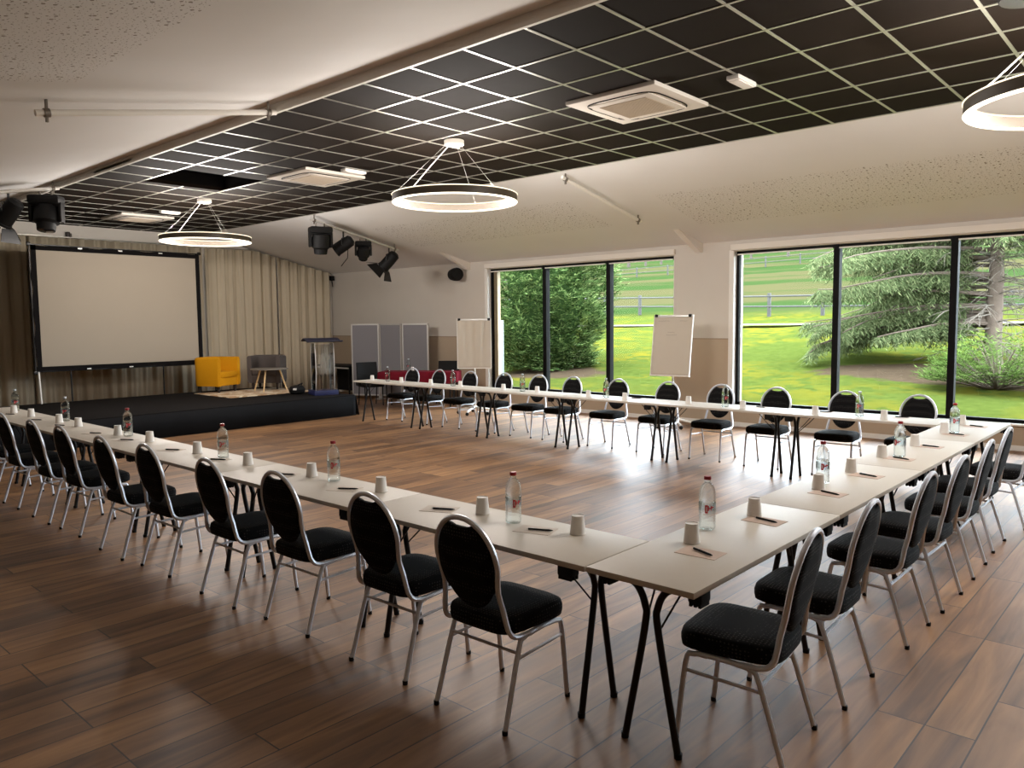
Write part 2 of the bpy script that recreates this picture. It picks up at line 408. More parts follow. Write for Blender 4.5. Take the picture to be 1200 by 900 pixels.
# ------------------------------------------------------------------ room shell
WX0, WX1, WY0, WY1 = -17.1, 4.6, -2.6, 12.0          # end wall, right wall, near wall, window wall
CZ = 3.78; CY0, CY1 = 4.15, 8.39                     # flat black ceiling and its two long edges
def near_z(y): return 3.86-.19*(CY0-y)
def far_z(y): return 3.05+(12-y)*.215
o = MB().box2((WX0-.3, WY0-.3, -.12), (WX1+.3, WY1+.35, 0)).build('floor', 'oak_floor', smooth=False); structure(o, 'wood plank floor with pale glare near the windows', 'floor')

# black tile ceiling, with a 2 x 2 tile opening
HX0, HX1, HY0, HY1 = -11.235, -10.035, 4.79, 5.99
m = MB()
for a, b in (((WX0, CY0), (HX0, CY1)), ((HX1, CY0), (WX1, CY1)), ((HX0, CY0), (HX1, HY0)), ((HX0, HY1), (HX1, CY1))):
    m.box2((a[0], a[1], CZ), (b[0], b[1], CZ+.05))
o = m.build('ceiling', 'black_tile', smooth=False); structure(o, 'flat black tiled ceiling in a pale metal grid', 'ceiling')
v = MB()
for a, b in (((HX0-.02, HY0-.02, CZ+.05), (HX0, HY1+.02, CZ+.6)), ((HX1, HY0-.02, CZ+.05), (HX1+.02, HY1+.02, CZ+.6)), ((HX0, HY0-.02, CZ+.05), (HX1, HY0, CZ+.6)), ((HX0, HY1, CZ+.05), (HX1, HY1+.02, CZ+.6)), ((HX0-.02, HY0-.02, CZ+.6), (HX1+.02, HY1+.02, CZ+.62))): v.box2(a, b)
structure(v.build('ceiling_void', 'void_black', smooth=False), 'dark open hatch in the black tile ceiling', 'ceiling hatch')
g = MB(); GX0, GY0 = -3.615, 7.765                    # one grid crossing
ys = [GY0-.6*k for k in range(0, 7)]+[CY1-.02]
for y in ys:
    if HY0-.1 < y < HY1-.1 and False: continue
    if HY0+.1 < y < HY1-.1:
        g.box2((WX0, y-.012, CZ-.006), (HX0, y+.012, CZ+.004)); g.box2((HX1, y-.012, CZ-.006), (WX1, y+.012, CZ+.004))
    else: g.box2((WX0, y-.012, CZ-.006), (WX1, y+.012, CZ+.004))
k = -22
while k < 14:
    x = GX0+.6*k
    if WX0+.05 < x < WX1:
        if HX0+.1 < x < HX1-.1:
            g.box2((x-.012, CY0, CZ-.005), (x+.012, HY0, CZ+.004)); g.box2((x-.012, HY1, CZ-.005), (x+.012, CY1, CZ+.004))
        else: g.box2((x-.012, CY0, CZ-.005), (x+.012, CY1, CZ+.004))
    k += 1
structure(g.build('ceiling_grid', 'grid_bar', smooth=False), 'thin pale metal bars between black ceiling tiles', 'ceiling grid')
# sloping plaster ceilings on both sides and the pale edge beam of the near one
m = MB().prism([(WY0, near_z(WY0)), (CY0-.0, near_z(CY0)), (CY0, near_z(CY0)+.1), (WY0, near_z(WY0)+.1)], 0, WX0, WX1)
structure(m.build('ceiling_near', 'plaster_near', smooth=False), 'sloping white plaster ceiling with perforated fields, near side', 'ceiling')
m = MB().prism([(CY1, far_z(CY1)), (WY1, far_z(WY1)), (WY1, far_z(WY1)+.1), (CY1, far_z(CY1)+.1)], 0, WX0, WX1)
structure(m.build('ceiling_far', 'plaster_far', smooth=False), 'sloping white plaster ceiling with perforated fields above windows', 'ceiling')
m = MB().box2((WX0, CY0, CZ-.012), (WX1, CY0+.02, near_z(CY0)+.1)); m.box2((WX0, CY0-.012, CZ-.012), (WX1, CY0+.02, CZ+.012))
structure(m.build('trim_1', 'trim_white', smooth=False), 'pale edge strip along near side of black ceiling', 'trim')
m = MB().box2((WX0, CY1-.02, CZ-.005), (WX1, CY1, far_z(CY1)+.1))
structure(m.build('trim_2', 'trim_white', smooth=False), 'pale edge strip along window side of black ceiling', 'trim')
# roof slab that keeps the sky out
m = MB().box2((WX0-.4, WY0-.4, 4.45), (WX1+.4, WY1+.6, 4.6))
structure(m.build('roof', 'facade', smooth=False), 'flat roof slab', 'roof')

# window wall: openings (x0, x1, mullion xs)
WB, WT = .36, 2.88
WINS = [(-11.48, -6.99, (-9.975, -8.43)), (-5.885, -1.08, (-4.26, -2.675)), (.2, 4.2, (1.5, 2.85))]  # last opening is out of view, added to let in more daylight
m = MB()
edges = [WX0-.3]+[e for w_ in WINS for e in w_[:2]]+[WX1+.3]
for i in range(0, len(edges), 2): m.box2((edges[i], WY1, 0), (edges[i+1], WY1+.35, 4.45))
for x0, x1, _ in WINS:
    m.box2((x0, WY1, 0), (x1, WY1+.35, WB)); m.box2((x0, WY1, WT), (x1, WY1+.35, 4.45))
structure(m.build('wall_window_side', 'wall_two_tone', smooth=False), 'pale wall with taupe dado around the big windows', 'wall')
for i, (x0, x1, ms) in enumerate(WINS):
    t = thing('window_%d' % (i+1), ['three-pane picture window nearer the stage', 'large black-framed window at right looking onto the spruce', 'unseen window added for daylight beyond the right edge'][i], 'window', (x0, WY1, WB)); t['kind'] = 'structure'
    L, Hh = x1-x0, WT-WB
    f = MB(); f.box2((.0, .10, 0), (.05, .18, Hh)); f.box2((L-.05, .10, 0), (L, .18, Hh)); f.box2((0, .10, Hh-.045), (L, .18, Hh)); f.box2((0, .10, 0), (L, .18, .04))
    f.build('window_frame', 'window_black', t, smooth=False)
    for mx in ms: MB().box2((mx-x0-.045, .07, .0), (mx-x0+.045, .19, Hh), bev=.004).build('mullion', 'window_black', t, smooth=False)
    xs = [x0]+list(ms)+[x1]
    for a, b in zip(xs[:-1], xs[1:]): MB().box2((a-x0+.03, .137, .03), (b-x0-.03, .143, Hh-.03)).build('pane', 'window_glass', t, smooth=False)
    j = MB(); j.box2((-.075, -.012, 0), (.0, .02, Hh+.02)); j.box2((-.012, -.005, 0), (.006, .11, Hh)); j.box2((L-.006, -.005, 0), (L+.0, .11, Hh))
    j.build('jamb_lining', 'trim_white', t, smooth=False)
    MB().box2((-.03, -.045, -.03), (L+.03, .12, .0), bev=.004).build('window_sill', 'trim_white', t, smooth=False)
    b = MB().box2((-.03, -.07, Hh+.012), (L+.03, .03, Hh+.105), bev=.006); b.build('blind_cassette', 'paint_white', t, smooth=False)
    b = MB()
    for a, c in zip(xs[:-1], xs[1:]): b.box2((a-x0+.05, .03, Hh-.065), (c-x0-.05, .05, Hh-.045))
    b.build('blind_bottom_bar', 'trim_white', t, smooth=False)
MB().box2((-11.44, 12.15, WB), (-11.33, 12.24, 2.85)).build('trim_3', 'cream_frame', smooth=False); structure(bpy.data.objects['trim_3'], 'cream post inside the leftmost window edge', 'trim')
m = MB().box2((WX0-.3, WY0-.3, 0), (WX0, WY1+.3, 4.45)); structure(m.build('wall_stage_end', 'paint_white', smooth=False), 'white end wall behind the stage curtain', 'wall')
m = MB().box2((WX1, WY0-.3, 0), (WX1+.3, WY1+.3, 4.45)); structure(m.build('wall_right', 'wall_taupe', smooth=False), 'plain wall at the right end', 'wall')
m = MB().box2((WX0-.3, WY0-.3, 0), (WX1+.3, WY0, 4.45)); structure(m.build('wall_near', 'wall_taupe', smooth=False), 'plain wall on the near side', 'wall')
m = MB().box2((WX0, WY1-.014, 0), (WX1, WY1, .07)); structure(m.build('baseboard_window_side', 'trim_white', smooth=False), 'low baseboard below the windows', 'baseboard')

# white haunches of the roof frame at the window wall
def haunch(x, lab):
    m = MB(); p = [(11.15, far_z(11.15)+.01), (12.0, far_z(12)+.01), (12.0, 2.90), (11.93, 2.90)]
    m.prism(p, 0, x-.055, x+.055)
    tag(m.build('roof_bracket', 'paint_white', smooth=False), lab, 'bracket', 'white roof brackets at the window wall')
haunch(-6.5, 'white tapered roof bracket on the pier between both windows')
haunch(-12.05, 'white tapered roof bracket above the wall loudspeaker')

# ------------------------------------------------------------------ outdoors
def terr(y):
    xs = [-99, 13, 18, 25, 32, 37, 60, 120, 128, 200]; zs = [-.05, -.02, .35, .95, 1.45, 1.9, 4.7, 13.2, 13.8, 8]
    for i in range(len(xs)-1):
        if xs[i] <= y <= xs[i+1]:
            t = (y-xs[i])/(xs[i+1]-xs[i]); return zs[i]+(zs[i+1]-zs[i])*t
    return zs[-1]
vs_, fs_ = [], []
ygrid = [12.36+.5*k for k in range(60)]+[42.5+4*k for k in range(30)]
xgrid = [-150+6*k for k in range(18)]+[-42+1.5*k for k in range(40)]+[18+8*k for k in range(6)]
for y in ygrid:
    for x in xgrid:
        vs_.append((x, y, terr(y)+.05*math.sin(x*.7+y*.3)*min(1, (y-12.3)/8)+.03*math.sin(x*1.9-y)))
nx = len(xgrid)
for j in range(len(ygrid)-1):
    for i in range(nx-1): fs_.append((j*nx+i, j*nx+i+1, (j+1)*nx+i+1, (j+1)*nx+i))
o = MB().add(vs_, fs_).build('lawn_ground', 'lawn_grass', ang=180); tag(o, 'sloping green lawn and meadow outside the windows', 'lawn', None, 'structure')
m = MB(); pts = [(x, 32.3+.02*(x+15)+.3*math.sin(x*.05)) for x in range(-110, 21, 5)]
vs_ = []
for x, y in pts: vs_ += [(x, y-.4, terr(y-.4)+.09), (x, y+.4, terr(y+.4)+.09)]
m.add(vs_, [(2*i, 2*i+2, 2*i+3, 2*i+1) for i in range(len(pts)-1)])
tag(m.build('gravel_path', 'gravel', ang=180), 'pale gravel path crossing the lawn below the fence', 'path', None, 'structure')
def fence(name, label, line, n, hgt, pr, rail_z):
    x0, y0, x1, y1 = line; t = thing(name, label, 'fence', (x0, y0, terr(y0))); b = Vector((x0, y0, terr(y0)))
    P = []
    for k in range(n):
        u = k/(n-1); x, y = x0+(x1-x0)*u, y0+(y1-y0)*u; P.append(Vector((x, y, terr(y)))-b)
        MB().box(P[-1]+Vector((0, 0, hgt/2-.1)), (pr*2, pr*2, hgt+.2), bev=.02).build('post', 'fence_wood', t)
    for rz in rail_z:
        m = MB().tube([p+Vector((0, -.06, rz)) for p in P], pr*.55, 6); m.build('rail', 'fence_wood', t)
fence('field_fence', 'grey wooden post and rail fence beyond the gravel path', (-44.0, 41.6, 6.0, 33.2), 19, 1.15, .075, (1.0, .5))
fence('paddock_fence', 'thin fence climbing the upper meadow behind the first', (-62, 66, -22, 82), 14, 1.1, .06, (.95, .5))

def blade(vs, fs, p, d, w, up):
    """one narrow folded leaf from p along d"""
    s = d.cross(up)
    s = s.normalized() if s.length > 1e-6 else d.orthogonal().normalized()
    o = len(vs); m = p+d*.5+up*(-.03*d.length)
    vs += [p, m-s*w, p+d, m+s*w]; fs.append((o, o+1, o+2, o+3))
def bushy_conifer(loc):
    t = thing('bushy_conifer', 'dense dark green conifer bush filling the left window', 'tree', loc)
    vs, fs = [], []
    Ht, R0 = 6.6, 1.8
    def rad(z):
        k = z/Ht
        return R0*(.62+.38*min(1, z/1.7)**.8)*(1-max(0, k-.45)*1.35)
    for i in range(7600):
        z = Ht*(random.random()**1.25)*.97; a = rnd(0, 2*PI); lump = 1+.1*math.sin(a*5+z*2)+.08*math.sin(z*5+a*3)
        r = rad(z)*lump*(.62+.38*math.sqrt(random.random())); p = Vector((r*math.cos(a), r*math.sin(a), z+.08))
        out = Vector((math.cos(a), math.sin(a), rnd(.1, .7))).normalized(); out = (out+Vector((rnd(-.5, .5), rnd(-.5, .5), rnd(-.3, .3)))).normalized()
        L = rnd(.28, .52); side = out.cross(Vector((0, 0, 1))).normalized()
        for k in range(7):
            q = p+out*L*(k/7.0); sg = 1 if k % 2 else -1
            d = (out*.75+side*sg*.7+Vector((0, 0, rnd(-.25, .1)))).normalized()*L*(.55-.045*k)
            blade(vs, fs, q, d, .027, Vector((rnd(-.3, .3), rnd(-.3, .3), 1)))
        blade(vs, fs, p+out*L*.6, out*L*.6, .018, Vector((0, 0, 1)))
    core = []
    for j in range(15):
        z = .1+(Ht-.4)*j/14; core.append([((.6*rad(z)*(1+.1*math.sin(5*a+z*2)))*math.cos(a), (.6*rad(z)*(1+.1*math.sin(5*a+z*2)))*math.sin(a), z) for a in [2*PI*k/24 for k in range(24)]])
    c = MB().add(vs, fs); c.rings(core); c.build('foliage', 'dense_conifer_leaf', t, smooth=False, recalc=False)
    MB().tube([(0, 0, -.1), (.02, 0, 2.5), (0, 0, Ht*.95)], [.16, .1, .02], 8).build('trunk', 'bark', t)
bushy_conifer((-14.95, 18.1, terr(18.1)-.05))

def spruce(loc):
    t = thing('spruce_tree', 'tall spruce with bare lower trunk and drooping branches outside', 'tree', loc)
    Ht = 12.0
    MB().tube([(0, 0, -.2), (.0, .0, .3), (.02, 0, 2), (0, .03, 5), (0, 0, Ht)], [.26, .19, .16, .13, .02], 12).build('trunk', 'bark', t)
    vs, fs = [], []; br = MB(); tw = MB()
    def branch(a, z, L, droop, dens, drop_w=1.0):
        pts = []
        for k in range(9):
            u = k/8; r = .15+L*u
            pts.append(Vector((r*math.cos(a+.15*u*rnd(-1, 1)), r*math.sin(a+.1*u), z+.10*L*u-droop*L*u*u)))
        br.tube(pts, [.045*(1-.85*k/8)+.004 for k in range(9)], 5)
        ns = int(L*dens)
        for i in range(ns):
            u = .12+.88*(i+random.random())/ns; x = u*8; k = min(7, int(x)); p = pts[k].lerp(pts[k+1], x-k); ax = (pts[k+1]-pts[k]).normalized()
            sd = ax.cross(Vector((0, 0, 1))).normalized()*(1 if i % 2 else -1)
            d = (sd*rnd(.5, 1)+ax*rnd(.3, .8)+Vector((0, 0, -rnd(.2, 1.1)*drop_w))).normalized(); Lt = rnd(.35, .75)*(1.1-.55*u)
            nb = 13
            for j in range(nb):
                q = p+d*Lt*(j/nb)+Vector((0, 0, -.15*Lt*(j/nb)**2)); s2 = d.cross(Vector((0, 0, 1)))
                s2 = s2.normalized() if s2.length > 1e-5 else Vector((1, 0, 0))
                dd = (d*.8+s2*(1 if j % 2 else -1)*rnd(.4, .9)+Vector((0, 0, rnd(-.5, .2)))).normalized()*rnd(.12, .22)
                blade(vs, fs, q, dd, .013, Vector((rnd(-.4, .4), rnd(-.4, .4), 1)))
            blade(vs, fs, p, d*Lt, .010, Vector((0, 0, 1)))
    # foliage: heavy drooping limbs on the left and behind, thinner on the window side
    for i in range(46):
        z = .75+4.4*(i/45)+rnd(-.2, .2); a = PI+rnd(-.8, .8); branch(a, z, rnd(2.4, 4.5)*(1.03-.05*z), rnd(.05, .30), 36, rnd(.5, 1.8))
    for i in range(10):
        a = PI+rnd(-.5, .5); branch(a, rnd(.9, 1.4), rnd(3.0, 4.0), rnd(.22, .3), 30, 1.0)
    for i in range(26):
        z = 2.7+2.6*random.random(); a = rnd(-1.2, 1.2); branch(a, z, rnd(2.6, 3.8), rnd(.15, .3), 24)
    for i in range(12):
        z = 3.2+2.2*random.random(); a = -PI/2+rnd(-.5, .5); branch(a, z, rnd(1.4, 2.4), rnd(.15, .3), 22)
    for i in range(50):
        z = 4.8+6.8*(i/49); a = i*2.4; branch(a, z, max(.4, 3.5*(1-z/12.3)), .18, 15)
    # dead twigs on the lower trunk
    for i in range(90):
        a = rnd(0, 2*PI); z = rnd(.25, 2.9); L = rnd(.5, 2.0); pts = [Vector((.15*math.cos(a), .15*math.sin(a), z))]; dirv = Vector((math.cos(a), math.sin(a), rnd(-.1, .25)))
        for k in range(4):
            dirv = (dirv+Vector((rnd(-.3, .3), rnd(-.3, .3), rnd(-.28, .12)))).normalized(); pts.append(pts[-1]+dirv*L/4)
        tw.tube(pts, [.016, .013, .01, .007, .004], 4)
        for k in range(1, 4):
            for q in range(2):
                d2 = (dirv+Vector((rnd(-.8, .8), rnd(-.8, .8), rnd(-.6, .4)))).normalized(); tw.tube([pts[k], pts[k]+d2*.2, pts[k]+d2*.42+Vector((0, 0, -.06))], [.007, .005, .003], 4)
    br.build('branches', 'bark', t); tw.build('dead_twigs', 'pale_bark', t)
    MB().add(vs, fs).build('foliage', 'spruce_leaf', t, smooth=False, recalc=False)
spruce((-3.9, 21.6, terr(21.6)))
def shrub(name, label, loc, R, H, n, mat):
    t = thing(name, label, 'bush', loc); vs, fs = [], []; st = MB()
    for i in range(n):
        a = rnd(0, 2*PI); ph = rnd(.05, 1.3); r = random.random()**.5
        p = Vector((R*r*math.cos(a), R*.75*r*math.sin(a), H*(.12+.75*(1-r*r)*random.random())))
        d = Vector((math.cos(a), math.sin(a), rnd(.15, .8))).normalized(); L = rnd(.25, .5)
        sd = d.cross(Vector((0, 0, 1))).normalized()
        for k in range(10):
            q = p+d*L*k/10+Vector((0, 0, -.1*L*(k/10)**2)); blade(vs, fs, q, (d*.8+sd*(1 if k % 2 else -1)*.8+Vector((0, 0, rnd(-.3, .3)))).normalized()*rnd(.1, .18), .012, Vector((rnd(-.3, .3), rnd(-.3, .3), 1)))
        if i % 6 == 0: st.tube([(0, 0, 0), p*.6, p+d*.1], [.02, .014, .006], 4)
    MB().add(vs, fs).build('foliage', mat, t, smooth=False, recalc=False); st.build('stems', 'bark', t)
shrub('conifer_shrub', 'low bright green shrub in front of the spruce trunk', (-3.1, 17.7, terr(17.7)), 1.1, 1.25, 640, 'young_leaf')
def nth_left(k): return ['first', 'second', 'third', 'fourth'][k]
def far_tree(x, y, h, r, label):
    t = thing('hilltop_tree', label, 'tree', (x, y, terr(y)), 0, 'bare trees along the top of the hill'); m = MB()
    m.tube([(0, 0, -.3), (.1, 0, h*.5), (0, 0, h)], [r, r*.7, r*.2], 7); m.build('trunk', 'far_bark', t)
    b = MB()
    for i in range(14):
        a = rnd(0, 2*PI); z = h*rnd(.35, .95); L = h*.28*(1.2-z/h)
        b.tube([(0, 0, z), (L*.5*math.cos(a), L*.5*math.sin(a), z+L*.35), (L*math.cos(a), L*math.sin(a), z+L*.8)], [r*.3, r*.2, r*.08], 4)
    b.build('branches', 'far_bark', t)
for i, x in enumerate([-67.5, -64.2, -61.4, -59.2]): far_tree(x*.94, 92+rnd(-1, 1), rnd(8, 11), rnd(.15, .24), 'bare hilltop tree through the pane beside the leaning flip chart, %s from the left' % nth_left(i))
for i, x in enumerate([-47.0, -41.5]): far_tree(x*.92, 92+rnd(-1, 1), rnd(8, 11), rnd(.15, .24), 'bare hilltop tree through the left pane of the right window, %s from the left' % nth_left(i))
m = MB()
t = thing('utility_cabinet', 'narrow white outdoor cabinet beside the bushy conifer', 'cabinet', (-12.22, 13.0, 0))
MB().box2((-.17, -.12, -.03), (.17, .12, 1.8), bev=.01).build('body', 'outdoor_white', t)
m = MB(); m.prism([(-.02, 1.46), (.06, 1.50), (.09, 1.62), (.05, 1.66), (.02, 1.56), (-.03, 1.54)], 1, -.126, -.119); m.build('emblem', 'emblem_red', t, smooth=False)
m = MB(); m.prism([(.06, 1.56), (.12, 1.6), (.12, 1.7), (.08, 1.68)], 1, -.126, -.119); m.build('emblem', 'chart_ink', t, smooth=False)

# ------------------------------------------------------------------ curtain, stage, screen
def ctop(y): return min(3.50, far_z(y)-.03) if y > 8 else 3.50
def curtain(y0, y1, label, ph):
    n = int((y1-y0)/.025); vs, fs = [], []; zs = [0, .33, .66, 1]
    for i in range(n+1):
        y = y0+(y1-y0)*i/n; a = (y-y0)/.235*2*PI+ph+1.1*math.sin(y*2.1); amp = .046+.018*math.sin(y*3.3)
        x = WX0+.14+amp*math.sin(a)+.018*math.sin(2.3*a)
        for s in zs: vs.append((x*1.0+(.02*math.sin(a*.5)*(1-s)), y, .02+(ctop(y)-.02)*s))
    for i in range(n):
        for k in range(3): fs.append((i*4+k, (i+1)*4+k, (i+1)*4+k+1, i*4+k+1))
    o = MB().add(vs, fs).build('curtain', 'curtain_cloth', ang=180, recalc=False)
    s = o.modifiers.new('thickness', 'SOLIDIFY'); s.thickness = .004
    tag(o, label, 'curtain', 'beige pleated curtains along the end wall')
curtain(1.2, 4.98, 'beige pleated curtain left of the projection screen', 0)
curtain(5.0, 8.48, 'beige pleated curtain hanging behind the projection screen', 1)
curtain(8.5, 10.3, 'beige pleated curtain just right of the screen, behind the armchairs', 2)
curtain(10.32, 11.9, 'beige pleated curtain in the room corner behind the lectern', .5)
m = MB().tube([(WX0+.14, 1.0, 3.52), (WX0+.14, 9.7, 3.52), (WX0+.14, 11.9, far_z(11.9)-.025)], .013, 6)
tag(m.build('curtain_rail', 'grid_bar'), 'thin rail along the top of the beige curtains', 'rail')
t = thing('curtain_end_clip', 'small dark clip at the corner end of the curtain', 'clip', (-16.93, 11.9, 2.93))
MB().box((0, 0, .0), (.12, .10, .12), bev=.02).build('clip_body', 'black_plastic', t)
MB().tube([(0, 0, -.05), (.05, -.02, -.14), (.03, 0, -.22)], .012, 6).build('tie', 'black_plastic', t)
t = thing('wall_sensor', 'small beige box on the wall above the projection screen', 'sensor', (WX0, 5.88, 3.56))
MB().box((.05, 0, 0), (.1, .16, .10), bev=.01).build('housing', 'paint_white', t); MB().box((.06, -.14, .0), (.1, .06, .15), bev=.01).build('bracket', 'dark_wood', t)

STZ, SX0, SX1, SY0, SY1 = .40, -15.4, -12.2, -1.0, 9.03
t = thing('stage', 'low black stage platform along the end wall', 'stage', (SX1, SY1, 0))
MB().box2((SX0-SX1, SY0-SY1, .34), (0, 0, STZ), bev=.008).build('deck', 'stage_carpet', t)
n = 160; vs_, fs_ = [], []
for i in range(n+1):
    y = SY0-SY1+(SY1-SY0)*i/n; vs_ += [(.012+.003*math.sin(i*.9), y, .385), (.018+.006*math.sin(i*.7), y, .004)]
for i in range(n): fs_.append((2*i, 2*i+2, 2*i+3, 2*i+1))
o2 = len(vs_); k2 = 50
for i in range(k2+1):
    x = (SX0-SX1)*i/k2; vs_ += [(x+.012, .012+.003*math.sin(i*.9), .385), (x+.018, .03+.006*math.sin(i*.8)+(.05 if i == 0 else 0), .004)]
for i in range(k2): fs_.append((o2+2*i, o2+2*i+2, o2+2*i+3, o2+2*i+1))
s_ = MB().add(vs_, fs_).build('skirt', 'stage_black', t, ang=180, recalc=False); mo = s_.modifiers.new('thickness', 'SOLIDIFY'); mo.thickness = .004
m = MB()
for x in (-.25, -1.6, -2.95):
    for y in (-.25, -2.5, -5, -7.5, -9.8): m.box((x, y, .17), (.06, .06, .34))
m.build('frame', 'black_steel', t, smooth=False)

# folding projection screen
t = thing('projection_screen', 'big white projection screen with black border on stage', 'projection screen', (-15.3, 4.54, STZ))
SW, z0, z1 = 3.02, .57, 2.78
MB().box2((-.006, .06, z0+.06), (.0, SW-.06, z1-.06)).build('screen_surface', 'screen_white', t, smooth=False)
m = MB()
def wob(a, b, n, ax, sgn, w):
    vs, fs = [], []
    for i in range(n+1):
        u = i/n; wv = .008*math.sin(u*PI*7)+.004*math.sin(u*40)
        if ax == 'y': vs += [(.004, a[0]+(b[0]-a[0])*u, a[1]+wv*sgn), (.004, a[0]+(b[0]-a[0])*u, a[1]+w*sgn)]
        else: vs += [(.004, a[0]+wv*sgn, a[1]+(b[1]-a[1])*u), (.004, a[0]+w*sgn, a[1]+(b[1]-a[1])*u)]
    for i in range(n): fs.append((2*i, 2*i+2, 2*i+3, 2*i+1))
    m.add(vs, fs)
wob((0, z1), (SW, z1), 40, 'y', -1, .085); wob((0, z0), (SW, z0), 40, 'y', 1, .085); wob((0, z0), (0, z1), 30, 'z', 1, .085); wob((SW, z0), (SW, z1), 30, 'z', -1, .075)
o = m.build('screen_border', 'screen_border', t, smooth=False, recalc=False); mo = o.modifiers.new('thickness', 'SOLIDIFY'); mo.thickness = .006
m = MB(); m.tube([(-.02, -.01, z0), (-.02, -.01, z1+.01), (-.02, SW+.01, z1+.01), (-.02, SW+.01, z0)], .014, 6); m.tube([(-.02, -.01, z0), (-.02, SW+.01, z0)], .014, 6)
for y, z in ((-.02, z1+.02), (SW+.02, z1+.02), (-.02, z0-.02), (SW+.02, z0-.02)): m.box((-.02, y, z), (.05, .06, .06), bev=.01)
m.build('tube_frame', 'black_steel', t)
MB().tube([(-.02, .03, z0), (-.02, .05, 0.0)], .017, 6).build('leg', 'trim_white', t)['label'] = 'white leg'; MB().tube([(-.02, .55, z0), (-.02, .55, 0)], .014, 6).build('leg', 'black_steel', t)
MB().tube([(-.02, 2.22, z0), (-.02, 2.22, 0)], .014, 6).build('leg', 'black_steel', t); MB().tube([(-.02, SW-.03, z0), (-.02, SW-.05, 0)], .014, 6).build('leg', 'black_steel', t)
m = MB()
for y in (.8, 1.5, 2.25): m.box((.012, y, z1-.02), (.01, .07, .02)); 
for y in (.85, 1.6): m.box((.012, y, z0+.015), (.01, .07, .02))
m.build('snap_strip', 'aluminium', t, smooth=False)

def tub_chair(name, label, loc, rz, mat):
    t = thing(name, label, 'armchair', loc, rz)          # faces +X locally
    n = 26; out, inn = [], []
    for i in range(n+1):                                   # U-shaped shell, open to +X
        a = PI/2+PI*i/n; r = .345
        def sup(a, r): 
            c, s = math.cos(a), math.sin(a); e = .55
            return (math.copysign(abs(c)**e, c)*r*.9, math.copysign(abs(s)**e, s)*r)
        out.append(sup(a, r)); inn.append(sup(a, r-.09))
    out = [(.33, .345)]+out+[(.33, -.345)]; inn = [(.33, .255)]+inn+[(.33, -.255)]
    def top(i): x = out[i][0]; return .60+.10*min(1, max(0, (.2-x)/.45))
    rings = []
    N = len(out)
    for i in range(N):
        ox, oy = out[i]; ix, iy = inn[i]; zt = .70; mx, my = (ox+ix)/2, (oy+iy)/2
        rings.append([(ox*.97, oy*.97, .13), (ox, oy, .2), (ox, oy, zt-.04), (ox*.6+mx*.4, oy*.6+my*.4, zt-.008), (mx, my, zt), (ix*.6+mx*.4, iy*.6+my*.4, zt-.008), (ix, iy, zt-.04), (ix, iy, .13)])
    MB().rings(rings).build('shell', mat, t, ang=60)
    MB().box((.04, 0, .215), (.56, .52, .17), bev=.02).build('seat_base', mat, t)
    MB().box((.06, 0, .355), (.56, .505, .12), bev=.035).build('seat_cushion', mat, t)
    for x in (-.2, .26):
        for y in (-.25, .25): MB().lathe([(.022, 0), (.034, .135)], 8, (x, y, 0)).build('leg', 'dark_wood', t)
tub_chair('tub_armchair', 'mustard yellow tub armchair on the stage below the screen', (-14.98, 7.66, STZ+.0125), math.radians(24), 'mustard')
tub_chair('tub_armchair', 'dark grey tub armchair behind the low table on stage', (-14.86, 8.78, STZ+.0125), math.radians(-47), 'grey_fabric')
t = thing('coffee_table', 'low round grey table with three splayed wooden legs', 'table', (-14.22, 8.42, STZ+.0125))
MB().lathe([(.36, .435), (.37, .44), (.37, .452), (.362, .458)], 32).build('tabletop', 'table_grey', t)
for a in (-2.6, -.9, .9): MB().tube([(.2*math.cos(a), .2*math.sin(a), .437), (.34*math.cos(a), .34*math.sin(a), 0)], [.02, .013], 8).build('leg', 'pale_wood', t)
m = MB().box((0, 0, .006), (1.45, 1.75, .012), bev=.004); o = m.build('rug', 'patterned_rug', loc=(-14.22, 8.05, STZ)); tag(o, 'cream patterned rug lying under the armchairs on stage', 'rug')

# lectern
t = thing('lectern', 'clear acrylic lectern with navy top and base on stage', 'lectern', (-12.76, 8.70, STZ), math.radians(-18))
MB().box((0, 0, .045), (.46, .46, .09), bev=.008).build('base', 'navy', t)
for y in (-.18, .18):
    vs_, fs_ = [], []
    for i in range(11):
        z = .06+.93*i/10; b = .045*math.sin(PI*i/10)
        for x in (-.15-b*0, .13+b): vs_ += [(x, y-.004, z), (x, y+.004, z)]
    for i in range(10):
        a = i*4; b = a+4; fs_ += [(a, a+2, b+2, b), (a+1, b+1, b+3, a+3), (a, b, b+1, a+1), (a+2, a+3, b+3, b+2)]
    MB().add(vs_, fs_).build('side_panel', 'acrylic', t, smooth=False)
    MB().tube([(.13+.045*math.sin(PI*i/10), y, .06+.93*i/10) for i in range(11)], .008, 6).build('panel_edge', 'aluminium', t)
    MB().tube([(-.15, y, .06), (-.15, y, .99)], .008, 6).build('panel_edge', 'aluminium', t)
MB().box((.15, 0, .52), (.006, .36, .9)).build('front_panel', 'acrylic', t, smooth=False)
m = MB(); vs_, fs_ = [], []
for i in range(13):
    u = i/12; y = -.02+.16*u; vs_ += [(.02+.02*math.sin(i*1.7), y, .97), (.02+.03*math.sin(i*1.7), y*1.15-.05, .36+.03*math.sin(i))]
m.add(vs_, [(2*i, 2*i+2, 2*i+3, 2*i+1) for i in range(12)]); m.build('hanging_cloth', 'white_sheer', t, ang=180, recalc=False)
vs_ = []
rg = []
for i in range(9):
    u = i/8; x = -.27+.54*u; z = 1.04+.0*u+.03*math.sin(u*PI*2-.6)+.05*(1-u)*0
    rg.append([(x, -.33, z), (x, .33, z), (x, .33, z+.022), (x, -.33, z+.022)])
MB().rings(rg).build('top', 'navy_dark', t, ang=60)
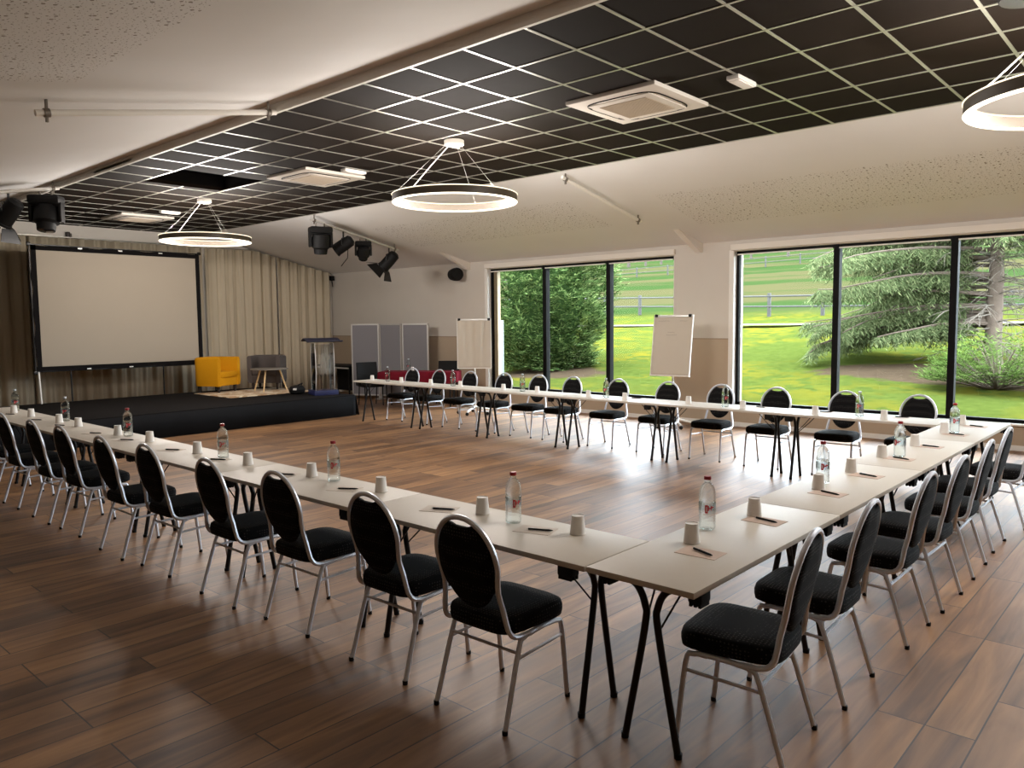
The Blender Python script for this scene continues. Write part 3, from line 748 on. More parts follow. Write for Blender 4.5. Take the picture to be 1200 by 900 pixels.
t = thing('shoulder_bag', 'small black bag lying on stage beside the lectern', 'bag', (-13.28, 8.45, STZ))
MB().lathe([(.10, 0), (.15, .03), (.16, .09), (.12, .15), (.04, .17)], 14).build('bag_body', 'black_plastic', t)
MB().box((.09, -.1, .1), (.07, .05, .04), bev=.01, rz=.7).build('tag', 'trim_white', t)
MB().tube([(.1, 0, .12), (.0, .12, .2), (-.12, .05, .14)], .012, 6).build('strap', 'black_plastic', t)

# ------------------------------------------------------------------ furniture at the back
t = thing('side_table', 'black side table in the corner behind the partition', 'table', (-15.85, 11.4, 0))
MB().box((0, 0, .74), (1.3, .6, .035), bev=.006).build('tabletop', 'black_plastic', t); MB().box((0, -.3, .70), (1.26, .02, .03)).build('front_rail', 'aluminium', t, smooth=False)
for x in (-.58, .58):
    for y in (-.25, .25): MB().tube([(x, y, 0), (x, y, .72)], .02, 8).build('leg', 'black_steel', t)
MB().box((0, .26, .4), (1.1, .02, .6)).build('modesty_panel', 'black_plastic', t, smooth=False)
t = thing('folding_partition', 'grey three-panel folding partition in a pale aluminium frame', 'partition', (-14.95, 11.0, 0))
P = [Vector((0, 0, 0)), Vector((.64, .33, 0)), Vector((1.33, .42, 0)), Vector((1.97, .66, 0))]
for a, b in zip(P[:-1], P[1:]):
    d = b-a; L = d.length-.02; an = math.atan2(d.y, d.x); c = (a+b)/2
    q = MB(); q.box((c.x, c.y, .92), (L-.03, .022, 1.62), rz=an); po = q.build('panel', 'partition_grey', t, smooth=False)
    f = MB()
    for s in (-1, 1): f.box((c.x+s*(L/2-.016)*math.cos(an), c.y+s*(L/2-.016)*math.sin(an), .89), (.034, .036, 1.72), rz=an)
    f.box((c.x, c.y, 1.735), (L, .036, .032), rz=an); f.box((c.x, c.y, .10), (L, .036, .034), rz=an)
    f.build('panel_frame', 'aluminium', t, smooth=False)
    for s in (-1, 1): MB().box((c.x+s*(L/2-.05)*math.cos(an), c.y+s*(L/2-.05)*math.sin(an), .015), (.05, .26, .03), rz=an, bev=.006).build('foot', 'aluminium', t)
# red table
an = math.atan2(.95, 1.35); A = Vector((-12.95, 10.2, 0)); dx = Vector((math.cos(an), math.sin(an), 0)); dy = Vector((-math.sin(an), math.cos(an), 0)); ctr = A+dx*.825+dy*.27
t = thing('trestle_table', 'small table hidden under the claret cloth before the partition', 'table', ctr, an)
MB().box((0, 0, .725), (1.6, .5, .025)).build('tabletop', 'laminate', t, smooth=False)
for x in (-.68, .68):
    for y in (-.2, .2): MB().tube([(x, y, .715), (x, y*.9, 0)], .015, 8).build('leg', 'black_steel', t)
vs_, fs_ = [], []; per = []
for i in range(40): per.append((-.825+1.65*i/40, -.27, 0))
for i in range(14): per.append((.825, -.27+.54*i/14, 0))
for i in range(40): per.append((.825-1.65*i/40, .27, 0))
for i in range(14): per.append((-.825, .27-.54*i/14, 0))
n = len(per); rg = []
for z, ex, wv in ((.7405, -.02, 0), (.744, 0, 0), (.735, .012, .0), (.62, .02, .008), (.5, .025, .018)):
    rr = []
    for i, (x, y, _) in enumerate(per):
        k = ex+wv*math.sin(i*.9); sx = math.copysign(1, x); sy = math.copysign(1, y)
        rr.append((x*(1+k/.825), y*(1+k/.27), z+(.03*math.sin(i*.35) if z == .5 else 0)))
    rg.append(rr)
o = MB().rings(rg, cap0=True, cap1=False).build('tablecloth', 'claret', loc=ctr, rz=an, ang=50); tag(o, 'claret red cloth draped over the table by the partition', 'tablecloth')
def black_armchair(label, loc, rz):
    t = thing('padded_chair', label, 'chair', loc, rz)    # faces +Y locally
    MB().box((0, 0, .44), (.46, .44, .08), bev=.03).build('seat', 'black_plastic', t)
    rg = []
    for i in range(7):
        u = i/6; z = .5+.42*u; wd = .24-.015*u; y = -.2-.06*u
        rg.append([(-wd, y+.05, z), (0, y+.01, z), (wd, y+.05, z), (wd, y+.0, z), (0, y-.04, z), (-wd, y, z)])
    MB().rings(rg).build('backrest', 'black_plastic', t, ang=60)
    for x in (-.2, .2):
        MB().tube([(x, .19, 0), (x, .17, .42)], .013, 8).build('leg', 'black_steel', t); MB().tube([(x, -.22, 0), (x, -.16, .42), (x, -.21, .55)], .013, 8).build('leg', 'black_steel', t)
black_armchair('black padded chair at the left end of the claret table', tuple(A-dx*.30+dy*.42), an-PI/2-.9)
black_armchair('black padded chair between the claret table and the wall', tuple(A+dx*1.28+dy*.86), an+PI)

def flip_chart(label, loc, face, lean, W, Hh, zc, crumpled, pole_off=0):
    """easel on a star base; face = direction (radians) the board looks towards"""
    t = thing('flip_chart', label, 'flip chart', loc, face+PI/2)   # local -Y is the front
    m = MB().tube([(0, .05, .10), (0, .05, 1.5)], .018, 8); m.build('pole', 'aluminium', t)
    for k in range(5):
        a = .5+2*PI*k/5; c, s = math.cos(a), math.sin(a)
        lg = MB().tube([(0, .05, .14), (.12*c, .05+.12*s, .125), (.33*c, .05+.33*s, .07)], [.024, .022, .016], 8).build('leg', 'trim_white', t)
        MB().lathe([(.03, -.012), (.033, 0), (.03, .012)], 12, (.33*c, .05+.33*s, .034), R=Matrix.Rotation(PI/2, 3, 'X')).build('caster', 'black_plastic', lg)
    R = Matrix.Rotation(-lean, 4, 'X'); T = Matrix.Translation((0, .0, zc)) @ R
    b = MB(); b.T = T; b.box((0, 0, 0), (W, .022, Hh), bev=.004); b.build('board', 'chart_board', t)
    f = MB(); f.T = T
    for s in (-1, 1): f.box((s*W/2, -.002, 0), (.016, .034, Hh+.01))
    f.box((0, -.002, -Hh/2), (W+.016, .06, .02)); f.build('board_frame', 'trim_white', t, smooth=False)
    c = MB(); c.T = T; c.box((0, -.02, Hh/2-.02), (W*.96, .03, .035), bev=.006); c.build('clamp_bar', 'aluminium', t)
    c = MB(); c.T = T
    for s in (-1, 1): c.box((s*W*.44, -.03, Hh/2-.015), (.05, .035, .045), bev=.008)
    c.build('clamp_knob', 'black_plastic', t)
    p = MB(); p.T = T; nx, nz = 24, 16; vs, fs = [], []
    for j in range(nz+1):
        for i in range(nx+1):
            u, v = i/nx, j/nz; x = (u-.5)*W*.955; z = Hh/2-.03-(Hh-.06)*v; y = -.016
            if crumpled: y -= .020*abs(math.sin(u*PI*3.6+v*1.3))*(1-.4*v)+.030*math.exp(-((u-.10-v*.09)**2)/.004)*(1-v*.8)+.030*math.exp(-((u-.74+v*.05)**2)/.003)*(1-v*.6)
            vs.append((x, y, z))
    for j in range(nz):
        for i in range(nx): a = j*(nx+1)+i; fs.append((a, a+1, a+nx+2, a+nx+1))
    po = p.add(vs, fs); po = po.build('paper', 'chart_paper', t, ang=180, recalc=False)
    if not crumpled:
        k = MB(); k.T = T; random.seed(3)
        for zz, xa, xb in ((Hh*.40, -.25, -.05), (Hh*.40, .12, .24), (Hh*.21, -.08, .05), (Hh*.165, -.10, .09)):
            x = xa
            pts = []
            while x < xb*W/.65:
                pts.append((x, -.018, zz+rnd(-.008, .008))); x += .012
            if len(pts) > 2: k.tube(pts, .0016, 4)
        k.build('handwriting', 'chart_ink', po)
flip_chart('flip chart with crumpled blank paper left of the windows', (-10.45, 10.54, 0), math.atan2(-.74, .67), .02, .64, .94, 1.36, True)
flip_chart('leaning flip chart with faint notes beside the window pier', (-6.56, 11.2, 0), math.radians(-82), .17, .66, 1.0, 1.355, False)

# ------------------------------------------------------------------ tables
def make_table(L, W=.5):
    t = thing('folding_table', 'x', 'table')
    MB().box((0, 0, .7275), (L-.004, W, .025), bev=.003).build('tabletop', 'laminate', t)
    for e in (-1, 1):
        xe = e*(L/2-.11)
        for s in (-1, 1):
            pts = catmull([(xe, s*.205, .708), (xe, s*.15, .703), (xe, s*.07, .675), (xe, s*.03, .60), (xe, s*.032, .5), (xe, s*.125, .012)], 5)
            lg = MB().tube(pts, .0155, 10).build('leg', 'black_steel', t)
            MB().lathe([(.017, 0), (.018, .022)], 10, (xe, s*.127, 0)).build('foot_cap', 'black_plastic', lg)
            b = MB().box((xe-e*.005, s*.212, .693), (.075, .06, .045), bev=.006)
            for k in (-1, 0, 1): b.box((xe-e*.005, s*.212+k*.02, .665), (.07, .011, .022))
            b.build('hinge_bracket', 'black_plastic', t)
            MB().tube([(xe, s*.034, .50), (xe-e*.12, s*.06, .62), (xe-e*.2, s*.075, .712)], .0045, 6).build('brace', 'black_steel', t)
    return t
TL, TR = 1.587, 1.55
tab_a = make_table(TL); tab_b = make_table(TR)
used = set()
def place_table(src, loc, rz, label, group):
    t = src if src.name not in used else copy_tree(src)
    used.add(src.name); t.location = loc; t.rotation_euler.z = rz; tag(t, label, 'table', group)
def far_yc(x): return 8.455+.026*(-3.0-x)
for k in range(6):
    place_table(tab_a, (-1.905-TL*(k+.5), 2.806, 0), 0, 'white folding table, %s from the near corner in the left row' % ORD[k], 'tables of the left row')
for k in range(4):
    place_table(tab_b, (-1.65, 2.56+TR*(k+.5), 0), PI/2, ('white folding table at the near corner of the square' if k == 0 else 'white folding table, %s from the near corner in the right row' % ORD[k]), 'tables of the right row')
for k in range(6):
    xc = -1.905-TL*(k+.5); place_table(tab_a, (xc, far_yc(xc), 0), -math.atan(.026), 'white folding table, %s from the right corner in the window row' % ORD[k].replace('nearest', 'first'), 'tables of the window row')

# ------------------------------------------------------------------ banquet chairs
def make_chair():
    t = thing('banquet_chair', 'x', 'chair')              # sitter faces +Y
    def by(z): return -.185-.20*(z-.5)
    # seat pad
    rings = []
    def seat_ring(k, z, top=0):
        out = []
        for i in range(36):
            a = 2*PI*i/36; c, s = math.cos(a), math.sin(a); e = .42
            x = math.copysign(abs(c)**e, c)*.212*k; y = math.copysign(abs(s)**e, s)*.215*k
            x *= 1+.06*(y/.215)                            # a little wider at the front
            out.append((x, y+.02, z+top*(1-(c*c*.6+s*s*.4))*.0))
        return out
    for k, z in ((.90, .402), (.985, .412), (1.0, .432), (1.0, .455), (.975, .474), (.90, .484), (.6, .489), (.25, .491)): rings.append(seat_ring(k, z))
    MB().rings(rings).build('seat', 'black_dotted_fabric', t, ang=60)
    # oval back pad with the notch that leaves a grip slot under the top of the frame
    def oval(k, off, n=44):
        out = []
        for i in range(n):
            a = 2*PI*i/n; x = .168*k*math.cos(a); z = .708+.207*k*math.sin(a)
            cut = .884+max(0, abs(x)-.045)*1.2
            z = min(z, cut-(1-k)*.10) if z > .8 else z
            if z < .6: x *= .93
            out.append((x, by(z)+off, z))
        return out
    MB().rings([oval(.45, .026), oval(.8, .024), oval(.96, .017), oval(1, .004), oval(1, -.006), oval(.96, -.015), oval(.6, -.019)]).build('backrest', 'black_dotted_fabric', t, ang=70)
    # continuous tube: seat rail, up the side, over the oval and down again
    half = [(.198, .13, .397), (.2, .0, .393), (.2, -.09, .393), (.199, -.145, .402), (.193, -.178, .44), (.176, by(.53), .53), (.163, by(.60), .60)]
    ov = []
    for i in range(0, 13):
        a = math.radians(-28+118*i/12); x, z = .180*math.cos(a), .728+.196*math.sin(a); ov.append((x, by(z), z))
    right = catmull(half+ov[1:-1], 2)
    path = right+[Vector(ov[-1])]+[Vector((-p.x, p.y, p.z)) for p in reversed(right)]
    MB().tube(path, .0125, 8).build('back_frame', 'silver_tube', t)
    for s in (-1, 1):
        lg = MB().tube(catmull([(s*.2, .09, .393), (s*.2, .155, .388), (s*.202, .187, .345), (s*.206, .224, .006)], 4), .0118, 8).build('leg', 'silver_tube', t)
        MB().lathe([(.0125, 0), (.0135, .02)], 8, (s*.206, .2245, 0)).build('foot_cap', 'black_plastic', lg)
        lg = MB().tube(catmull([(s*.2, -.02, .39), (s*.2, -.085, .382), (s*.202, -.122, .335), (s*.211, -.226, .006)], 4), .0118, 8).build('leg', 'silver_tube', t)
        MB().lathe([(.0125, 0), (.0135, .02)], 8, (s*.211, -.2265, 0)).build('foot_cap', 'black_plastic', lg)
        MB().tube([(s*.203, -.135, .30), (s*.203, .193, .315)], .008, 6).build('stretcher', 'silver_tube', t)
    MB().tube([(-.203, -.128, .325), (.203, -.128, .325)], .008, 6).build('crossbar', 'silver_tube', t)
    return t
chair0 = make_chair()
def place_chair(x, y, rz, label, group):
    c = chair0 if 'chair' not in used else copy_tree(chair0)
    used.add('chair'); c.location = (x, y, 0); c.rotation_euler.z = rz; tag(c, label, 'chair', group)
for k, (x, y, a) in enumerate([(-2.385, 2.565, .02), (-3.07, 2.59, .02), (-3.93, 2.60, .03), (-4.65, 2.555, 0), (-5.57, 2.56, .03), (-6.23, 2.51, 0), (-7.18, 2.535, .02), (-7.84, 2.515, 0), (-8.72, 2.515, .02), (-9.46, 2.51, 0)]):
    place_chair(x, y, a, 'black oval-back banquet chair, %s from the near corner in the left row' % ORD[k], 'chairs of the left row')
for k, (x, y, a) in enumerate([(-1.40, 3.02, .10), (-1.39, 3.715, .03), (-1.36, 4.60, 0), (-1.345, 5.29, -.02), (-1.35, 6.07, .02), (-1.37, 6.845, 0), (-1.29, 7.74, -.05)]):
    place_chair(x, y, PI/2+a, 'black oval-back banquet chair, %s from the near corner in the right row' % ORD[k], 'chairs of the right row')
for k, x in enumerate([-2.34, -3.10, -3.93, -4.68, -5.48, -6.31, -7.16, -7.83, -8.59, -9.41, -10.22, -10.94]):
    yf = 8.74+.027*(-3.3-x)
    place_chair(x, yf+.225, PI+rnd(-.05, .05), 'black oval-back banquet chair, %s from the right corner in the window row' % ORD[k].replace('nearest', 'first'), 'chairs of the window row')

# ------------------------------------------------------------------ cups, bottles, pens, note sheets
TZ = .7402
def make_cup():
    m = MB(); m.lathe([(.0378, 0), (.0392, .002), (.0388, .006), (.0376, .007), (.0300, .087), (.0306, .090), (.0292, .0915), (.0275, .088), (.0, .087)], 20, caps=False)
    return m.build('paper_cup', 'cup_white')
cup0 = make_cup()
def place_cup(x, y, label, group):
    c = cup0 if 'cup' not in used else cup0.copy()
    if 'cup' in used: COL.objects.link(c)
    used.add('cup'); c.location = (x, y, TZ); c.rotation_euler.z = rnd(0, 6); tag(c, label, 'cup', group)
def make_bottle():
    t = thing('water_bottle', 'x', 'bottle'); t.scale = (1.14, 1.14, 1.14)
    prof = [(.0, .005), (.020, .0), (.033, .002), (.0358, .008), (.0358, .02)]
    z = .02
    for k in range(4): prof += [(.0358, z), (.0342, z+.006), (.0358, z+.012)]; z += .013
    prof += [(.0358, .075), (.0358, .118), (.0340, .122), (.0358, .127), (.0358, .146), (.0350, .160), (.0322, .174), (.0270, .187), (.0195, .197), (.0140, .202), (.0128, .206), (.0128, .216)]
    MB().lathe(prof, 20).build('bottle_body', 'bottle_plastic', t)
    MB().lathe([(.0145, .2145), (.0152, .216), (.0152, .228), (.014, .2305)], 16).build('cap', 'cap_red', t)
    lb = MB().lathe([(.0364, .074), (.0364, .114)], 24, caps=False).build('label', 'label_film', t)
    def patch(pts, name, mat, rr=.0369):
        vs = [(rr*math.sin(a/rr), -rr*math.cos(a/rr), z) for a, z in pts]; vs += [(v[0]*.985, v[1]*.985, v[2]) for v in vs]
        n = len(pts); MB().add(vs, [tuple(range(n)), tuple(range(2*n-1, n-1, -1))]+[(i, (i+1) % n, n+(i+1) % n, n+i) for i in range(n)]).build(name, mat, lb, smooth=False)
    patch([(-.016, .076), (-.004, .076), (-.004, .111), (-.016, .111)], 'emblem', 'emblem_red')
    patch([(-.0115, .083), (-.0085, .083), (-.0085, .104), (-.0115, .104)], 'emblem', 'emblem_white', .0372)
    for q in ([(-.003, .086), (.001, .086), (.001, .108), (-.003, .108)], [(.001, .093), (.008, .096), (.008, .101), (.001, .098)], [(.008, .088), (.012, .088), (.012, .108), (.008, .108)], [(.012, .097), (.022, .100), (.022, .105), (.012, .102)]): patch(q, 'emblem', 'emblem_red')
    return t
bottle0 = make_bottle()
def place_bottle(x, y, label, group, z=TZ, pale=False):
    c = bottle0 if 'bottle' not in used else copy_tree(bottle0)
    used.add('bottle'); c.location = (x, y, z); c.rotation_euler.z = math.atan2(y, x)+PI/2+PI+rnd(-.6, .6); tag(c, label, 'bottle', group)
    c.rotation_euler.z = math.atan2(-y, -x)+PI/2+rnd(-.5, .5)
    if pale:
        for ch in c.children:
            if ch.name.startswith('cap'): ch.material_slots[0].link = 'OBJECT'; ch.material_slots[0].material = MATS['cap_pale']
def make_pen():
    t = thing('ballpoint_pen', 'x', 'pen')
    MB().tube([(-.06, 0, .006), (.045, 0, .006), (.055, 0, .006), (.066, 0, .0058)], [.0052, .0052, .004, .0012], 10).build('barrel', 'black_plastic', t)
    MB().tube([(-.068, 0, .006), (-.06, 0, .006)], .0028, 8).build('button', 'aluminium', t); MB().box((-.04, 0, .0122), (.04, .003, .0015)).build('clip', 'aluminium', t, smooth=False)
    return t
pen0 = make_pen()
def place_pen(x, y, rz, label, group, z):
    c = pen0 if 'pen' not in used else copy_tree(pen0)
    used.add('pen'); c.location = (x, y, z); c.rotation_euler.z = rz; tag(c, label, 'pen', group)
sheet0 = MB().box((0, 0, .0008), (.19, .13, .0016)).build('note_sheet', 'paper_kraft', smooth=False)
sheet1 = MB().box((0, 0, .0008), (.19, .13, .0016)).build('note_sheet', 'paper_pale', smooth=False)
def place_sheet(x, y, rz, label, group, pale=True):
    src = sheet1 if pale else sheet0
    c = src if src.name not in used else src.copy()
    if src.name in used: COL.objects.link(c)
    used.add(src.name); c.location = (x, y, TZ); c.rotation_euler.z = rz; tag(c, label, 'paper', group)
def nth(k, first='nearest'): return ORD[k].replace('nearest', first)
LC = [(-2.23, 2.94), (-2.86, 2.93), (-3.72, 2.93), (-4.46, 2.93), (-5.2, 2.88), (-6.0, 2.89), (-6.93, 2.91), (-7.6, 2.9), (-8.57, 2.89), (-9.09, 2.88), (-9.96, 2.87), (-10.58, 2.87)]
for k, (x, y) in enumerate(LC): place_cup(x, y, 'upturned white paper cup, %s from the near corner in the left row' % nth(k), 'cups of the left row')
for k, (x, y) in enumerate([(-2.61, 2.9), (-4.22, 2.94), (-5.64, 2.92), (-7.44, 2.93), (-9.2, 2.98), (-10.84, 2.96)]): place_bottle(x, y, ('red-capped' if k < 4 else 'pale-capped')+' water bottle, %s from the near corner in the left row' % nth(k), 'bottles of the left row', pale=k >= 4)
LP = [(-2.4, 2.86), (-3.08, 2.85), (-3.92, 2.83), (-4.63, 2.84), (-5.55, 2.83), (-6.29, 2.82), (-7.17, 2.81), (-7.87, 2.8), (-8.8, 2.79), (-9.52, 2.79), (-10.4, 2.78)]
for k, (x, y) in enumerate(LP):
    place_sheet(x-.03, y-.0, .35+rnd(-.1, .1), 'pale note sheet under a pen, %s from the near corner in the left row' % nth(k), 'note sheets of the left row')
    place_pen(x, y, .52+rnd(-.1, .1), 'black pen on a note sheet, %s from the near corner in the left row' % nth(k), 'pens of the left row', TZ+.0016)
RC = [(-1.74, 3.16), (-1.74, 3.82), (-1.72, 4.66), (-1.75, 5.32), (-1.77, 6.04), (-1.73, 6.74), (-1.73, 7.66), (-1.74, 8.36)]
for k, (x, y) in enumerate(RC): place_cup(x, y, 'upturned white paper cup, %s from the near corner in the right row' % nth(k), 'cups of the right row')
for k, (x, y) in enumerate([(-1.80, 3.42), (-1.77, 4.86), (-1.68, 6.15), (-1.67, 7.75)]): place_bottle(x, y, 'red-capped water bottle, %s from the near corner in the right row' % nth(k), 'bottles of the right row')
for k, (x, y) in enumerate([(-1.62, 3.04), (-1.64, 3.74), (-1.62, 4.57), (-1.62, 5.25), (-1.64, 6.04), (-1.62, 6.76), (-1.62, 7.6), (-1.6, 8.28)]):
    place_sheet(x-.01, y, rnd(-.12, .05), 'beige note sheet under a pen, %s from the near corner in the right row' % nth(k), 'note sheets of the right row', False)
    place_pen(x, y, -.15+rnd(-.35, .1), 'black pen on a note sheet, %s from the near corner in the right row' % nth(k), 'pens of the right row', TZ+.0016)
FC = [(-2.44, 8.36), (-3.13, 8.34), (-3.99, 8.41), (-4.74, 8.5), (-5.63, 8.44), (-6.23, 8.46), (-7.21, 8.55), (-7.9, 8.58), (-8.87, 8.62), (-9.57, 8.62), (-10.32, 8.62), (-11.2, 8.68)]
for k, (x, y) in enumerate(FC): place_cup(x, y, 'upturned white paper cup, %s from the right corner in the window row' % nth(k, 'first'), 'cups of the window row')
for k, (x, y) in enumerate([(-2.71, 8.45), (-4.23, 8.45), (-5.99, 8.53), (-7.51, 8.57), (-9.05, 8.63), (-10.75, 8.67)]): place_bottle(x, y, 'water bottle, %s from the right corner in the window row' % nth(k, 'first'), 'bottles of the window row', pale=True)
for k, x in enumerate([-2.33, -3.11, -3.87, -5.6]):
    y = far_yc(x)+.14; place_sheet(x, y, rnd(-.1, .1)+PI/2, 'note sheet under a pen, %s from the right corner in the window row' % nth(k, 'first'), 'note sheets of the window row'); place_pen(x, y, rnd(-.4, .4), 'black pen, %s from the right corner in the window row' % nth(k, 'first'), 'pens of the window row', TZ+.0016)
rb = ctr-dx*.25+dy*.02
place_bottle(rb.x, rb.y, 'water bottle standing on the claret tablecloth', 'bottles on the claret cloth', .7445, True)
c = cup0.copy(); COL.objects.link(c); c.location = (rb.x+.1, rb.y+.02, .7445); tag(c, 'white cup standing on the claret tablecloth', 'cup', 'cups on the claret cloth')

# ------------------------------------------------------------------ ceiling fittings
def ring_lamp(x, y, zr, R, label, wires=True):
    t = thing('ring_pendant_lamp', label, 'lamp', (x, y, CZ), 0, 'glowing ring pendant lamps'); d = CZ-zr
    MB().lathe([(.105, -.055), (.11, -.05), (.11, -.005), (.105, -.001)], 28).build('canopy', 'trim_white', t)
    n = 72; rg = []
    def prof(r, z): return [(r*math.cos(2*PI*i/n), r*math.sin(2*PI*i/n), z) for i in range(n)]
    w_, h_ = .021, .038
    MB().rings([prof(R-w_, -d-h_), prof(R+w_, -d-h_), prof(R+w_, -d+h_), prof(R-w_, -d+h_), prof(R-w_, -d-h_)], False, False).build('ring_body', 'ring_body', t, ang=30)
    MB().tube([(R*math.cos(2*PI*i/n), R*math.sin(2*PI*i/n), -d-h_-.004) for i in range(n)], .011, 8, closed=True, flat=2.2).build('light_strip', 'ring_glow', t)
    MB().tube([(R*math.cos(2*PI*i/n), R*math.sin(2*PI*i/n), -d+h_+.002) for i in range(n)], .008, 8, closed=True, flat=3.5).build('light_strip', 'ring_glow_top', t)
    for k in range(3):
        a = 2.0+2*PI*k/3; MB().tube([(.09*math.cos(a), .09*math.sin(a), -.05), (R*math.cos(a), R*math.sin(a), -d+h_)], .0013, 5).build('suspension_wire', 'aluminium', t)
    a = 3.55
    MB().tube(catmull([(.06*math.cos(a), .06*math.sin(a), -.05), (.3*math.cos(a), .3*math.sin(a), -.27), (R*.8*math.cos(a), R*.8*math.sin(a), -d+.14), (R*math.cos(a), R*math.sin(a), -d+h_)], 6), .006, 6).build('power_cable', 'trim_white', t)
    for up, share in ((-1, .70), (1, .30)):
        for i in range(15):
            a = 2*PI*(i+.5*(up > 0))/15; l = bpy.data.lights.new('ring_led', 'POINT'); l.energy = RING_WATTS*share/15; l.shadow_soft_size = 0
            l.color = (1.0, .94, .90) if up < 0 else (1.0, .89, .78)
            q = bpy.data.objects.new('ring_led', l); COL.objects.link(q); q.parent = t; q.location = (R*math.cos(a), R*math.sin(a), -d+up*(h_+.03))
    b = MB()
    for a in (-.6, .2): b.tube([(.05*math.cos(a), .05*math.sin(a), -.05), (.06*math.cos(a), .06*math.sin(a), -.09)], .012, 8)
    b.build('cable_grip', 'aluminium', t)
ring_lamp(-6.36, 6.14, 3.14, .675, 'glowing white ring pendant in the middle of the ceiling')
ring_lamp(-12.15, 6.14, 3.14, .675, 'glowing white ring pendant nearest the projection screen')
ring_lamp(-.63, 6.14, 3.14, .675, 'glowing white ring pendant cut by the right edge')
def cassette(x, y, label):
    t = thing('ceiling_air_conditioner', label, 'air conditioner', (x, y, CZ), 0, 'square ceiling air conditioners')
    MB().box((0, 0, -.02), (.95, .95, .04), bev=.012).build('panel', 'paint_white', t)
    n = 48; pts = []
    for i in range(n):
        a = 2*PI*i/n; c, s = math.cos(a), math.sin(a); e = .38
        pts.append((math.copysign(abs(c)**e, c)*.37, math.copysign(abs(s)**e, s)*.37, -.041))
    MB().tube(pts, .008, 6, closed=True).build('vent_slot', 'black_plastic', t)
    MB().box((0, 0, -.045), (.66, .66, .02), bev=.01).build('grille_frame', 'paint_white', t)
    g = MB().box((0, 0, -.05), (.5, .5, .016))
    for k in range(24): g.box((-.24+k*.0209, 0, -.059), (.008, .5, .004))
    g.build('grille', 'chart_board', t, smooth=False)
    for s, ax in ((1, 0), (-1, 0), (1, 1), (-1, 1)):
        d = (.03, .42, .006) if ax == 0 else (.42, .03, .006); p = (s*.352, 0, -.043) if ax == 0 else (0, s*.352, -.043)
        MB().box(p, d, bev=.002).build('flap', 'trim_white', t)
cassette(-4.05, 6.27, 'square white ceiling air conditioner nearest the camera'); cassette(-9.22, 6.27, 'square white ceiling air conditioner in the middle of the ceiling'); cassette(-15.0, 6.27, 'square white ceiling air conditioner nearest the stage wall')
def detector(x, y, label):
    t = thing('emergency_light', label, 'emergency light', (x, y, CZ), 0, 'small white ceiling fittings')
    MB().box((0, 0, -.02), (.11, .34, .04), bev=.01).build('housing', 'trim_white', t); MB().box((0, 0, -.043), (.09, .29, .01), bev=.004).build('diffuser', 'cup_white', t)
detector(-3.04, 6.30, 'small white ceiling fitting right of the nearest air conditioner'); detector(-8.52, 6.38, 'small white ceiling fitting beside the middle air conditioner'); detector(-13.85, 6.35, 'small white ceiling fitting near the stage end')
t = thing('ceiling_spotlight', 'round black ceiling fitting cut by the top right corner', 'ceiling fitting', (-.93, 5.86, CZ))
MB().lathe([(.165, -.05), (.172, -.045), (.172, -.006), (.16, -.0005)], 28).build('housing', 'black_plastic', t); MB().lathe([(.10, -.056), (.165, -.053), (.165, -.049), (.1, -.049)], 28).build('rim', 'black_steel', t)

def clamp(m, p): m.box(p, (.04, .05, .06), bev=.01)
def pipe_thing(label, x, ya, yb, zf, off, mat='trim_white', hooks=True):
    za, zb = zf(ya)-off, zf(yb)-off
    t = thing('lighting_pipe', label, 'pipe', (x, ya, za), 0, 'lighting pipes under the sloping ceilings'); d = Vector((0, yb-ya, zb-za)); u = d.normalized()
    MB().tube([-u*.08, d+u*.08], .025, 10).build('tube', mat, t)
    for q in (Vector((0, 0, 0)), d):
        m = MB(); m.tube([q, q+Vector((0, 0, off+.02))], .012, 6); m.lathe([(.034, -.02), (.034, .02)], 12, tuple(q), R=Vector((0, 0, 1)).rotation_difference(u).to_matrix()); m.box(tuple(q+Vector((0, 0, -.045))), (.025, .02, .05), bev=.004)
        m.build('clamp', 'clamp_steel', t)
    return t
pipe_thing('white pipe on the sloping ceiling at upper left', -6.65, 4.02, 2.14, near_z, .10)
pipe_thing('white pipe on the sloping ceiling right of the middle ring', -6.7, 8.58, 10.4, far_z, .075)
pipe_thing('pale lighting pipe carrying four stage lights', -12.6, 8.5, 10.42, far_z, .105, 'aluminium')
pipe_thing('white lighting pipe at the left edge carrying stage lights', -12.5, 4.05, 2.2, near_z, .10)

def moving_head(label, x, y, z, pan, tilt, sc=1.0):
    t = thing('moving_head_light', label, 'stage light', (x, y, z), pan, 'black stage lights on the pipes')
    def B(): m = MB(); m.T = Matrix.Scale(sc, 4); return m
    m = B(); m.tube([(-.07, 0, 0), (-.07, 0, -.07)], .014, 6); m.tube([(.07, 0, 0), (.07, 0, -.07)], .014, 6); m.build('hook_clamp', 'clamp_steel', t)
    m = B(); m.box((0, 0, -.115), (.38, .24, .11), bev=.035); m.build('base', 'black_plastic', t)
    m = B()
    for s in (-1, 1): m.box((s*.175, 0, -.27), (.045, .13, .26), bev=.02)
    m.box((0, 0, -.175), (.38, .13, .04), bev=.015); m.build('yoke', 'black_plastic', t)
    m = B(); m.T = m.T @ Matrix.Translation((0, 0, -.32)) @ Matrix.Rotation(tilt, 4, 'X'); m.lathe([(.09, .15), (.135, .13), (.150, .03), (.150, -.08), (.115, -.11), (.105, -.19), (.095, -.192)], 20); m.build('head', 'black_plastic', t)
    m = B(); m.T = m.T @ Matrix.Translation((0, 0, -.32)) @ Matrix.Rotation(tilt, 4, 'X'); m.lathe([(.0, -.186), (.090, -.193), (.088, -.196), (0, -.206)], 18, caps=False); m.build('lens', 'lens_glass', t)
